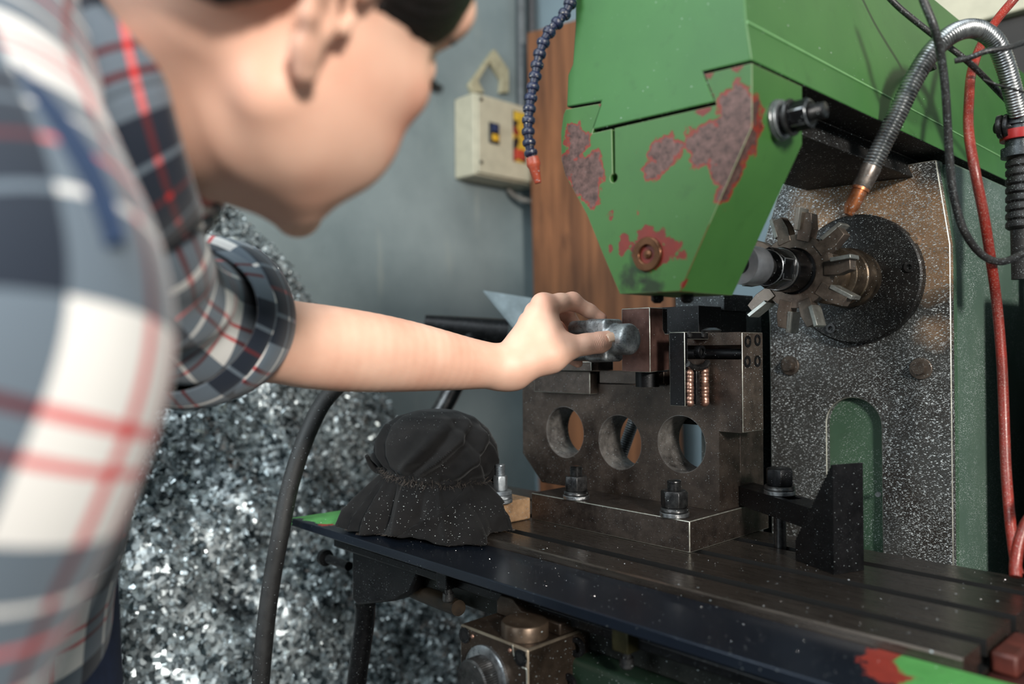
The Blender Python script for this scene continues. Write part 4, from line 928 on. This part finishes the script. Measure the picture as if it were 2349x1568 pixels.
for k in range(260):
    t_ = rng.uniform(CL-.2, CR+2*math.pi+.1); q = waist(t_, .003, -.002+rng.uniform(-.003, .004))
    d_ = norm([math.cos(t_), math.sin(t_), rng.uniform(-2.2, .8)]); l_ = rng.uniform(.003, .009)
    mb.tube([q, q+d_*l_*.5+rng.normal(0, .001, 3), q+d_*l_+rng.normal(0, .0015, 3)], .00020, n=3, sub=2)
hem = [v.co for v in ro.data.vertices[-400:]]
for k in range(220):
    q = np.array(hem[rng.integers(0, 400)])+rootloc(rg); d_ = norm([q[0]-cxr, q[1]-cyr, rng.uniform(0, .03)])+rng.normal(0, .3, 3); l_ = rng.uniform(.002, .006); d_[2] = abs(d_[2])*.3
    mb.tube([q+np.array([0, 0, .0006]), q+d_*l_*.5+np.array([0, 0, .0008]), q+d_*l_+np.array([0, 0, .0005])], .00020, n=3, sub=2)
tag(mb.build('frayed_threads', plain('thread', rgb(70, 62, 56), .8), rg), kind='stuff')

# ------------------------------------------------------------------ smooth organic surfaces (implicit body, meshed with surface nets)
def smin(a, b, k): h = np.clip(.5+.5*(b-a)/k, 0, 1); return b*(1-h)+a*h-k*h*(1-h)
def d_cap(P, p):
    a, b, ra, rb = p; ba = b-a; t_ = np.clip(((P-a)@ba)/(ba@ba), 0, 1)
    return np.linalg.norm(P-a-t_[:, None]*ba, axis=1)-(ra+(rb-ra)*t_)
def d_ell(P, p):
    c_, B_, r_ = p; q = (P-c_)@B_; k0 = np.linalg.norm(q/r_, axis=1); k1 = np.linalg.norm(q/(r_*r_), axis=1)+1e-9
    return k0*(k0-1)/k1
def d_box(P, p):
    c_, B_, h_, rd = p; q = np.abs((P-c_)@B_)-(h_-rd); return np.linalg.norm(np.maximum(q, 0), axis=1)+np.minimum(q.max(1), 0)-rd
def d_cyl(P, p):
    c_, a_, hl, r_, rd = p; q = P-c_; h_ = q@a_; rr = np.linalg.norm(q-h_[:, None]*a_, axis=1); dx = rr-(r_-rd); dy = np.abs(h_)-(hl-rd)
    return np.hypot(np.maximum(dx, 0), np.maximum(dy, 0))+np.minimum(np.maximum(dx, dy), 0)-rd
DF = {'cyl': d_cyl, 'cap': d_cap, 'ell': d_ell, 'box': d_box}
def mesh_sdf(prims, h, lo, hi, extra=None):
    """prims: list of (type, params, k, sign)"""
    bs_ = 16; lo = np.asarray(lo, float); hi = np.asarray(hi, float); nb = np.ceil((hi-lo)/(h*bs_)).astype(int)
    g = np.arange(bs_+1); GX, GY_, GZ = np.meshgrid(g, g, g, indexing='ij'); G = np.stack([GX, GY_, GZ], -1).reshape(-1, 3)
    halfd = math.sqrt(3)*h*bs_/2; keys = []; pos = []; quads = []
    I = np.stack(np.meshgrid(*[np.arange(n) for n in nb], indexing='ij'), -1).reshape(-1, 3)
    cen = lo+(I+.5)*h*bs_; D0 = np.stack([DF[p[0]](cen, p[1]) for p in prims], 1); add = np.array([p[3] > 0 for p in prims])
    dm = np.where(add, D0, 9).min(1); act = np.where(np.abs(dm) < halfd*1.25+.03)[0]
    corner = [(0, 0, 0), (1, 0, 0), (0, 1, 0), (1, 1, 0), (0, 0, 1), (1, 0, 1), (0, 1, 1), (1, 1, 1)]
    edges = [(0, 1), (2, 3), (4, 5), (6, 7), (0, 2), (1, 3), (4, 6), (5, 7), (0, 4), (1, 5), (2, 6), (3, 7)]
    def key(ix): return ix[:, 0]+ix[:, 1]*4096+ix[:, 2]*4096*4096
    for bi in act:
        P = lo+(G+I[bi]*bs_)*h; D = None
        for j, p in enumerate(prims):
            if D0[bi, j] > halfd+max(p[2], .004)*1.1+(dm[bi] if dm[bi] > 0 else 0)+.004: continue
            d = DF[p[0]](P, p[1])
            if D is None: D = d if p[3] > 0 else None
            elif p[3] > 0: D = smin(D, d, p[2])
            else: D = -smin(-D, d, p[2])
        if D is None: continue
        if extra is not None: D = extra(P, D)
        D = D.reshape(bs_+1, bs_+1, bs_+1); S = D < 0
        if S.all() or not S.any(): continue
        cs = np.stack([S[x:x+bs_, y:y+bs_, z:z+bs_] for x, y, z in corner], -1); c_ = cs.sum(-1); A_ = np.argwhere((c_ > 0) & (c_ < 8))
        dv_ = np.stack([D[A_[:, 0]+x, A_[:, 1]+y, A_[:, 2]+z] for x, y, z in corner], -1); co = np.array(corner, float)
        acc = np.zeros((len(A_), 3)); cnt = np.zeros(len(A_))
        for a, b in edges:
            da, db = dv_[:, a], dv_[:, b]; m = (da < 0) != (db < 0); t_ = np.where(m, da/np.where(m, da-db, 1), 0)
            acc += m[:, None]*(co[a]+t_[:, None]*(co[b]-co[a])); cnt += m
        keys.append(key(A_+I[bi]*bs_)); pos.append(lo+(A_+I[bi]*bs_+acc/cnt[:, None])*h)
        for axn in range(3):
            sl0 = [slice(0, bs_)]*3; sl1 = [slice(0, bs_)]*3; sl1[axn] = slice(1, bs_+1)
            s0a, s1a = S[tuple(sl0)], S[tuple(sl1)]
            e = np.argwhere(s0a != s1a)
            if not len(e): continue
            u_ = (axn+1) % 3; w_ = (axn+2) % 3; gi = e+I[bi]*bs_
            ok = (gi[:, u_] > 0) & (gi[:, w_] > 0); e = e[ok]; gi = gi[ok]
            du_ = np.zeros(3, int); du_[u_] = 1; dw_ = np.zeros(3, int); dw_[w_] = 1
            q = np.stack([key(gi-du_-dw_), key(gi-dw_), key(gi), key(gi-du_)], 1)
            fl_ = ~s0a[e[:, 0], e[:, 1], e[:, 2]]; q[fl_] = q[fl_][:, ::-1]; quads.append(q)
    keys = np.concatenate(keys); pos = np.concatenate(pos); quads = np.concatenate(quads)
    o_ = np.argsort(keys); keys = keys[o_]; pos = pos[o_]; ix = np.searchsorted(keys, quads); ix = np.clip(ix, 0, len(keys)-1)
    good = (keys[ix] == quads).all(1); return pos, ix[good]
def sdf_obj(name, prims, h, lo, hi, mat, parent=None, extra=None):
    pos, q = mesh_sdf(prims, h, lo, hi, extra); off = rootloc(parent) if parent is not None else 0
    me = bpy.data.meshes.new(name); me.from_pydata((pos-off).tolist(), [], q.tolist()); me.update(); me.polygons.foreach_set('use_smooth', [True]*len(me.polygons)); me.materials.append(mat)
    o = bpy.data.objects.new(name, me); C.objects.link(o)
    if parent is not None: o.parent = parent
    return o
def cap(a, b, ra, rb, k=.006, s=1): return ('cap', (np.asarray(a, float), np.asarray(b, float), ra, rb), k, s)
def ell(c, r, B=np.eye(3), k=.006, s=1): return ('ell', (np.asarray(c, float), B, np.asarray(r, float)), k, s)
def sbox(c, h, rd, B=np.eye(3), k=.004, s=1): return ('box', (np.asarray(c, float), B, np.asarray(h, float), rd), k, s)

# the cast fork piece held in the hand
YO = .695; fc = PY(1392, 778, YO); e_l = PY(1320, 750, YO)[0]; e_r = PY(1452, 776, YO)[0]; zt_o = PY(1380, 732, YO)[2]; zb_o = PY(1380, 829, YO)[2]; zm = (zt_o+zb_o)/2
xb0, xb1 = PY(1362, 776, YO)[0], PY(1411, 776, YO)[0]; hh = (zt_o-zb_o)/2; ph = .0082
fork = [sbox(((xb0+xb1)/2, YO, zm), ((xb1-xb0)/2, .0165, hh), .005, k=.002),
        sbox(((e_l+xb0)/2+.006, YO, zt_o-ph-.0008), ((xb0-e_l)/2+.008, .0150, ph), .0072, k=.004), sbox(((e_l+xb0)/2+.006, YO, zb_o+ph+.0008), ((xb0-e_l)/2+.008, .0150, ph), .0072, k=.004),
        ('cyl', (np.array([(xb1-.01+e_r)/2, YO, zm+.001]), np.array([1.0, 0, 0]), (e_r-xb1+.01)/2, .0175, .0060), .003, 1),
        sbox((e_l+(xb0-e_l)*.5, YO, zm), ((xb0-e_l)*.62, .03, hh-2*ph-.0014), .002, k=.002, s=-1)]
t = NT('cast_steel'); v = t.obj(); n = t.noise(v, 55, 5, .65); n2 = t.noise(v, 420, 3)
cc = t.mix(t.mapr(n, .35, .7), rgb(120, 123, 125), rgb(190, 194, 195)); cc = t.mix(t.mapr(n2, .55, .7, 0, .6), cc, rgb(50, 48, 48))
M_cast = t.out(cc, t.mixf(n, .36, .55), .8, t.bump(n2, .35, .0006))
fk = sdf_obj('cast_fork_piece', fork, .0011, (e_l-.02, YO-.04, zb_o-.02), (e_r+.03, YO+.04, zt_o+.02), M_cast)
tag(fk, 'grey cast steel forked piece pinched between thumb and fingers', 'metal part')

# ------------------------------------------------------------------ person
person = thing('person', 'person in a red, navy and white plaid shirt leaning in and holding a metal piece', 'person', (-.42, -.12, 0))
# head frame (found from where ear, chin and lashes sit in the picture)
HO = np.array([-.3832, .1893, 1.4096]); HB = np.stack([norm([-.2152, .9470, -.2383]), norm([.8868, .0873, -.4539]), norm([.4088, .3100, .8584])], 1)   # forward, right, up
hp = lambda f, s, u_: HO+HB@np.array([f, s, u_])
def hell(c, r, k=.012, s=1, B=HB): return ell(hp(*c), r, B, k, s)
def hcap(a, b, ra, rb, k=.010, s=1): return cap(hp(*a), hp(*b), ra, rb, k, s)
hd_ = [hell((-.005, 0, .050), (.093, .074, .082), .01), hell((.040, 0, .015), (.052, .058, .080), .03)]
for s in (1, -1):
    hd_ += [hcap((-.002, .054*s, -.050), (.060, .030*s, -.092), .014, .013, .022), hell((.052, .038*s, -.044), (.037, .029, .042), .022), hell((.062, .048*s, -.008), (.022, .016, .016), .016),
            hell((.022, .052*s, -.030), (.030, .018, .040), .022)]
hd_ += [hcap((.058, 0, -.086), (.083, 0, -.100), .026, .0150, .020), hell((.078, 0, -.060), (.020, .024, .016), .014), hell((.086, 0, .045), (.018, .048, .022), .018)]
for s in (1, -1): hd_ += [hell((.102, .031*s, .008), (.016, .016, .010), .010, -1), hell((.083, .031*s, .008), (.0125, .0125, .0125), .004)]
hd_ += [hcap((.088, 0, .008), (.106, 0, -.026), .0062, .0086, .008), hcap((.096, .011, -.032), (.096, -.011, -.032), .0062, .0062, .006),
        hcap((.0925, .019, -.062), (.0925, -.019, -.062), .0042, .0042, .004), hcap((.0905, .017, -.069), (.0905, -.017, -.069), .0046, .0046, .004), hcap((.0995, .018, -.0655), (.0995, -.018, -.0655), .0016, .0016, .002, -1)]
# ears: rim, antihelix, lobe, bowl
for s in (1, -1):
    e0 = lambda f, o_, u_: hp(f*1.18-.007, (.070+o_*1.2)*s, u_*1.12+.001)
    rim = [(.008, .004, .010), (.009, .008, .026), (-.001, .013, .035), (-.014, .017, .033), (-.022, .018, .020), (-.021, .017, .004), (-.014, .014, -.012), (-.004, .010, -.024)]
    for i in range(len(rim)-1): hd_.append(cap(e0(*rim[i]), e0(*rim[i+1]), .0040, .0040, .0035))
    hd_ += [cap(e0(-.006, .008, -.022), e0(.000, .007, -.030), .0068, .0062, .005), cap(e0(-.010, .008, .022), e0(-.012, .009, -.008), .0036, .0034, .005), cap(e0(-.010, .006, .02), e0(-.002, .006, -.014), .0075, .0062, .006),
            cap(e0(-.004, .013, .001), e0(-.003, .013, -.006), .0070, .0060, .003, -1), cap(e0(.002, .010, .002), e0(.002, -.006, -.001), .0040, .0035, .003, -1), cap(e0(.007, .005, -.002), e0(.006, .006, -.008), .0036, .0036, .004)]
# neck, shoulders, trunk, upper arms
nb = PD(330, 240, .475)
tor = [(285, 290, .462, .050), (200, 380, .47, .060), (108, 520, .49, .068), (28, 760, .53, .078), (-42, 1050, .57, .086), (-130, 1568, .61, .092)]
body = hd_+[cap(hp(-.020, 0, -.015), nb, .050, .054, .022), cap(hp(.018, .020, -.070), PD(420, 330, .455), .026, .030, .030), cap(nb, PD(*tor[0][:3]), .054, .050, .01)]+\
       [cap(PD(*tor[i][:3]), PD(*tor[i+1][:3]), tor[i][3], tor[i+1][3], .01) for i in range(len(tor)-1)]+\
       [cap(PD(200, 330, .47), PD(-60, 75, .40), .038, .040, .01), cap(PD(-60, 75, .40), PD(-95, 260, .34), .040, .040, .01), cap(PD(-95, 260, .34), PD(0, 740, .275), .040, .036, .01), cap(PD(0, 740, .275), PD(-130, 1300, .265), .036, .032, .02),
            cap(PD(190, 430, .48), PD(310, 630, .53), .040, .034, .01), cap(PD(310, 630, .53), PD(500, 762, .69), .036, .040, .02)]
# forearm
fa = [(505, 772, .690, .040), (620, 779, .722, .0378), (690, 790, .745, .0402), (780, 801, .768, .0412), (880, 811, .795, .0388), (970, 821, .820, .0345), (1050, 831, .843, .0290), (1110, 837, .860, .0252), (1160, 842, .872, .0236)]
fac = catmull([PD(*a[:3]) for a in fa], 4); far = np.interp(np.linspace(0, len(fa)-1, len(fac)), range(len(fa)), [a[3] for a in fa])
far = np.convolve(np.r_[[far[0]]*3, far, [far[-1]]*3], np.ones(7)/7, 'valid')
for i in range(len(fac)-1): body.append(cap(fac[i], fac[i+1], far[i], far[i+1], .0006))
body.append(cap(PD(1140, 865, .868), PD(1185, 870, .874), .0095, .0088, .012))
# hand: palm, thumb side, four fingers
Q = lambda x, y, d: PD(x, y, d)
hand = [cap(Q(1160, 842, .872), Q(1205, 800, .885), .0215, .0190, .012), cap(Q(1195, 800, .885), Q(1228, 725, .893), .0185, .0135, .010), cap(Q(1205, 790, .880), Q(1248, 705, .886), .0185, .0128, .010),
        cap(Q(1195, 790, .900), Q(1212, 735, .915), .0165, .0110, .010), cap(Q(1190, 805, .905), Q(1203, 765, .930), .0165, .0110, .010),
        cap(Q(1190, 838, .870), Q(1262, 813, .874), .0205, .0190, .012), cap(Q(1210, 800, .878), Q(1262, 770, .882), .0190, .0150, .012), cap(Q(1252, 720, .885), Q(1270, 778, .880), .0125, .0130, .010),
        cap(Q(1262, 812, .874), Q(1300, 797, .876), .0185, .0132, .012), cap(Q(1296, 797, .876), Q(1345, 790, .877), .0132, .0108, .008), cap(Q(1345, 790, .877), Q(1376, 785, .879), .0108, .0112, .006),
        cap(Q(1376, 785, .879), Q(1413, 772, .882), .0110, .0074, .006), ell(Q(1400, 777, .8815), (.012, .009, .009), k=.004),
        cap(Q(1249, 700, .886), Q(1285, 694, .896), .0112, .0100, .008), cap(Q(1285, 694, .896), Q(1314, 692, .905), .0100, .0098, .006), cap(Q(1314, 692, .905), Q(1352, 713, .911), .0096, .0082, .005),
        cap(Q(1352, 713, .911), Q(1380, 729, .912), .0080, .0062, .004),
        cap(Q(1226, 712, .900), Q(1298, 716, .934), .0105, .0096, .006), cap(Q(1298, 716, .934), Q(1318, 748, .936), .0094, .0086, .004), cap(Q(1318, 748, .936), Q(1332, 778, .928), .0084, .0070, .003),
        cap(Q(1208, 740, .920), Q(1285, 748, .955), .0098, .0090, .005), cap(Q(1285, 748, .955), Q(1313, 785, .952), .0088, .0080, .003), cap(Q(1313, 785, .952), Q(1332, 812, .940), .0078, .0066, .003),
        cap(Q(1203, 768, .932), Q(1268, 792, .955), .0088, .0080, .005), cap(Q(1268, 792, .955), Q(1302, 818, .945), .0078, .0070, .003), cap(Q(1302, 818, .945), Q(1326, 832, .932), .0068, .0058, .003)]
# pads: ball of the thumb and knuckle
hand += [ell(Q(1244, 690, .886), (.010, .010, .008), k=.008), ell(Q(1312, 684, .905), (.007, .007, .006), k=.006), ell(Q(1345, 784, .8765), (.008, .008, .006), k=.008)]
allp = body+hand
mn = np.array([-1.0, -.35, .75]); mx = np.array([.12, .85, 1.62])
bd = sdf_obj('body', allp, .0020, mn, mx, M_skin, person)
# thumb nail and index nail
def nail(name, c0, c1, side, w0, w1, lift):
    """little curved plate from c0 to c1; side = direction across; lift = outward"""
    vs = []; fs = []; nu, nv = 9, 7
    for i in range(nu):
        f = i/(nu-1); w_ = w0+(w1-w0)*f; w_ *= math.sqrt(max(0, 1-max(0, (f-.72)/.28)**2))*.999+.001; w_ *= (.75+.25*min(1, f/.2))
        for j in range(nv):
            g_ = (j/(nv-1)-.5)*2; vs.append(c0+(c1-c0)*f+side*w_*g_+lift*(.0022*(1-g_*g_)+.0004*math.sin(f*3.1)))
    for i in range(nu-1):
        for j in range(nv-1): fs.append((i*nv+j, i*nv+j+1, (i+1)*nv+j+1, (i+1)*nv+j))
    o = MB().add(vs, fs).build(name, M_nail, person); s_ = o.modifiers.new('t', 'SOLIDIFY'); s_.thickness = .0007; return o
a_ = Q(1393, 776, .8683); b_ = Q(1422, 768, .8734); la = norm(b_-a_); li = norm(-FWD*.90+UP*.42); sd_ = norm(np.cross(la, li)); li = norm(np.cross(sd_, la))
nail('thumb_nail', a_, b_, sd_, .0060, .0056, li)
for s, nm in ((1, 'eye'), (-1, 'eye')):
    c_ = hp(.0838, .031*s, .0062)
    MB().lathe([(-.0118*math.cos(math.pi*i/10), max(.0118*math.sin(math.pi*i/10), 0)) for i in range(11)], c_, HB[:, 0], 20).build(nm, M_eye, person)
    MB().lathe([(0, .0055), (.0006, .0050), (.0008, 0)], c_+HB[:, 0]*.0114, HB[:, 0], 18).build('iris', M_lash, person)
    mb = MB()
    for k in range(26):
        f = k/25; q = hp(.0965-.011*abs(f-.35)**1.5*2, (.018+.027*f)*s, .0115-.004*(f-.4)**2*6); d_ = norm(HB@np.array([1.0-.3*f, (.9*(f-.25))*s, -.25+.1*f]))
        mb.tube([q, q+d_*.0045-HB[:, 2]*.001, q+d_*.0095+HB[:, 2]*.0005], [.0007, .0005, .0002], n=4, sub=2)
    mb.build('eyelashes', M_lash, person)
    MB().tube([hp(.100, .014*s, .030), hp(.098, .030*s, .0345), hp(.084, .048*s, .030)], [.0018, .0026, .0012], n=8).build('eyebrow', M_lash, person)
# hair: close cap over the skull with a hairline, gathered at the back
def hairclip(P, D):
    q = (P-HO)@HB; f, s, u_ = q[:, 0], np.abs(q[:, 1]), q[:, 2]
    front_l = .005+np.clip(f-.045, 0, .2)*.45+np.clip(.060-s, 0, .1)*.8*np.clip((f-.03)/.04, 0, 1)
    t_ = np.clip((f+.045)/.055, 0, 1); line = np.where(f > .014, front_l, -.030*(1-t_)+.034*t_)
    st = .0007*np.sin(s*1400+u_*420+np.sin(f*30)*2)
    front = q[:, 0]-(.088-np.clip(u_-.06, 0, .1)*.3)
    return np.maximum(np.maximum(D+st, (line-u_)*.8), front)
hair_p = [hell((-.005, 0, .052), (.099, .0805, .088), .01), hell((.035, 0, .045), (.060, .068, .062), .02), hcap((-.06, 0, -.010), (-.075, 0, .03), .035, .04, .03), hell((-.035, 0, -.010), (.058, .068, .040), .02), hell((-.115, 0, .075), (.034, .034, .034), .012)]
sdf_obj('hair', hair_p, .0022, HO-.22, HO+.24, M_hair, person, hairclip)

# ---- plaid shirt
def loft(rings, nT=96, sub=10, wr=0.0, seed=0, useg=1.0, vseg=1.0, v0=0.0, u0_=0.0, flat=None, freq=1.0, fixn=None, phase0=0.0):
    """rings: (centre, radius_a, radius_b); returns MB, uv"""
    rn = np.random.default_rng(seed); Pc = catmull([r[0] for r in rings], sub); N = len(Pc)
    ra = [p[0] for p in catmull([np.array([r[1], r[2], 0.]) for r in rings], sub)]; rb = [p[1] for p in catmull([np.array([r[1], r[2], 0.]) for r in rings], sub)]
    a, b, _ = frame(Pc[1]-Pc[0]); vs = []; fs = []; uv = []; dist = 0; rm = np.mean(ra)
    ks = [(rn.integers(1, 5), rn.uniform(15, 60)*freq, rn.uniform(0, 6.28), rn.uniform(.3, 1)) for _ in range(7)]
    for i in range(N):
        T_ = norm(Pc[min(i+1, N-1)]-Pc[max(i-1, 0)]) if fixn is None else fixn
        a = norm(a-T_*np.dot(a, T_)); b = np.cross(T_, a)
        if i: dist += np.linalg.norm(Pc[i]-Pc[i-1])
        for k in range(nT+1):
            t_ = 2*math.pi*k/nT+phase0; w_ = sum(am*math.sin(n_*t_+fr*dist+ph) for n_, fr, ph, am in ks)/3*wr
            vs.append(Pc[i]+a*math.cos(t_)*(ra[i]+w_)+b*math.sin(t_)*(rb[i]+w_)); uv.append((u0_+t_*rm*useg, v0+dist*vseg))
    for i in range(N-1):
        for k in range(nT): fs.append((i*(nT+1)+k, i*(nT+1)+k+1, (i+1)*(nT+1)+k+1, (i+1)*(nT+1)+k))
    return MB().add(vs, fs), uv
def cloth(name, rings, parent, thick=.0015, **kw):
    mb, uv = loft(rings, **kw); o = mb.build(name, M_plaid, parent, uv=uv, recalc=False)
    s_ = o.modifiers.new('thick', 'SOLIDIFY'); s_.thickness = thick; s_.offset = 0; return o
D_ = PD
# trunk of the shirt
CN = norm(RIGHT*.93+UP*.22+FWD*.28)
sh = cloth('shirt', [(D_(408, 232, .455), .055, .058), (D_(370, 245, .455), .060, .062), (D_(300, 285, .46), .066, .068), (D_(205, 380, .47), .076, .076), (D_(110, 520, .49), .087, .086), (D_(30, 760, .53), .096, .095), (D_(-40, 1050, .57), .104, .102), (D_(-130, 1568, .61), .112, .110), (D_(-150, 1760, .62), .128, .124)],
           person, wr=.004, seed=3, nT=140, u0_=.03, v0=.02)
cloth('shoulder', [(D_(260, 300, .475), .044, .044), (D_(165, 240, .462), .050, .050), (D_(55, 145, .425), .056, .056), (D_(-60, 62, .40), .0575, .0575), (D_(-90, 150, .37), .057, .057)], sh, wr=.002, seed=31, u0_=.02, v0=.06)
# left sleeve and rolled cuff
cloth('sleeve', [(D_(150, 450, .47), .074, .078), (D_(225, 520, .475), .066, .070), (D_(300, 610, .50), .048, .046), (D_(370, 690, .57), .050, .050), (D_(440, 728, .65), .058, .058)], sh, wr=.006, seed=5, u0_=.02, v0=.03, freq=1.6)
M_inner = M_plaid
cuff = cloth('rolled_cuff', [(D_(425, 715, .625), .0600, .0600), (D_(432, 722, .628), .0690, .0680), (D_(462, 735, .652), .0715, .0700), (D_(492, 742, .680), .0700, .0695), (D_(508, 746, .697), .0660, .0660), (D_(503, 745, .692), .0600, .0600), (D_(480, 742, .675), .0560, .0560)], sh, wr=.0035, seed=11, u0_=.055, v0=.052, nT=120, sub=12, fixn=norm(D_(520, 752, .705)-D_(430, 722, .630)))
cloth('cuff_fold', [(D_(400, 722, .610), .0600, .0600), (D_(425, 738, .625), .0670, .0660), (D_(445, 744, .642), .0700, .0690), (D_(458, 748, .652), .0680, .0670), (D_(452, 742, .648), .064, .064)], cuff, wr=.005, seed=14, u0_=.0, v0=.10, nT=120, sub=10, fixn=norm(D_(520, 760, .705)-D_(430, 722, .630)))
# collar
cloth('collar', [(D_(404, 236, .440), .0560, .0590), (D_(392, 240, .438), .0610, .0640), (D_(355, 255, .436), .0670, .0690), (D_(310, 275, .436), .0720, .0730), (D_(265, 300, .438), .0740, .0740)], sh, wr=.002, seed=8, u0_=.045, v0=.085, nT=120, sub=8, fixn=CN)
# right sleeve nearest the camera
cloth('sleeve', [(D_(-60, 60, .40), .058, .058), (D_(-100, 250, .335), .056, .056), (D_(-60, 450, .300), .054, .054), (D_(5, 640, .278), .0525, .0525), (D_(22, 800, .268), .0515, .052), (D_(-58, 1020, .262), .0515, .052), (D_(-180, 1290, .262), .0515, .052), (D_(-290, 1568, .262), .051, .051), (D_(-350, 1900, .27), .046, .046)],
      sh, wr=.0025, seed=21, nT=120, u0_=.0055, v0=.0032, useg=.72, vseg=1.19)
mb = MB(); pts = [D_(-60, 140, .288), D_(60, 225, .272), D_(150, 325, .262), D_(215, 430, .256), D_(262, 560, .250)]
PP = catmull(pts, 10); vs = []; fs = []
for i, p in enumerate(PP):
    T_ = norm(PP[min(i+1, len(PP)-1)]-PP[max(i-1, 0)]); w_ = norm(np.cross(T_, FWD)); wd_ = .0078*(1-.4*(i/len(PP)))
    vs += [p+w_*wd_-FWD*.0002, p-FWD*.0012, p-w_*wd_-FWD*.0002, p+FWD*.001]
for i in range(len(PP)-1):
    for k in range(4): j = (k+1) % 4; fs.append((i*4+k, i*4+j, (i+1)*4+j, (i+1)*4+k))
mb.add(vs, fs).build('shoulder_seam', M_navy, sh)

# jeans and shoes, below the frame
M_jeans = plain('denim', rgb(28, 40, 66), .85, 0, 80, .3)
hc = D_(-146, 1690, .618); fl0 = np.array([hc[0], hc[1], 0.0])
jb_ = [cap(hc+np.array([0, 0, .10]), hc+np.array([0, 0, -.06]), .128, .134, .03)]
for s in (1, -1):
    k_ = fl0+np.array([.10*s, .02, .48]); f_ = fl0+np.array([.11*s, -.02, .10])
    jb_ += [cap(hc+np.array([.06*s, 0, -.06]), k_, .092, .066, .03), cap(k_, f_, .066, .056, .02)]
    sdf_obj('shoe', [cap(f_+np.array([0, -.03, -.058]), f_+np.array([0, .13, -.066]), .038, .032, .01), cap(f_+np.array([0, -.02, 0]), f_+np.array([0, -.01, -.05]), .045, .040, .01), sbox(f_+np.array([0, .045, -.094]), (.044, .13, .0058), .003)], .005, f_+np.array([-.1, -.2, -.2]), f_+np.array([.1, .3, .15]), M_lash, person)
sdf_obj('jeans', jb_, .007, fl0+np.array([-.35, -.35, 0]), fl0+np.array([.35, .35, 1.35]), M_jeans, person)
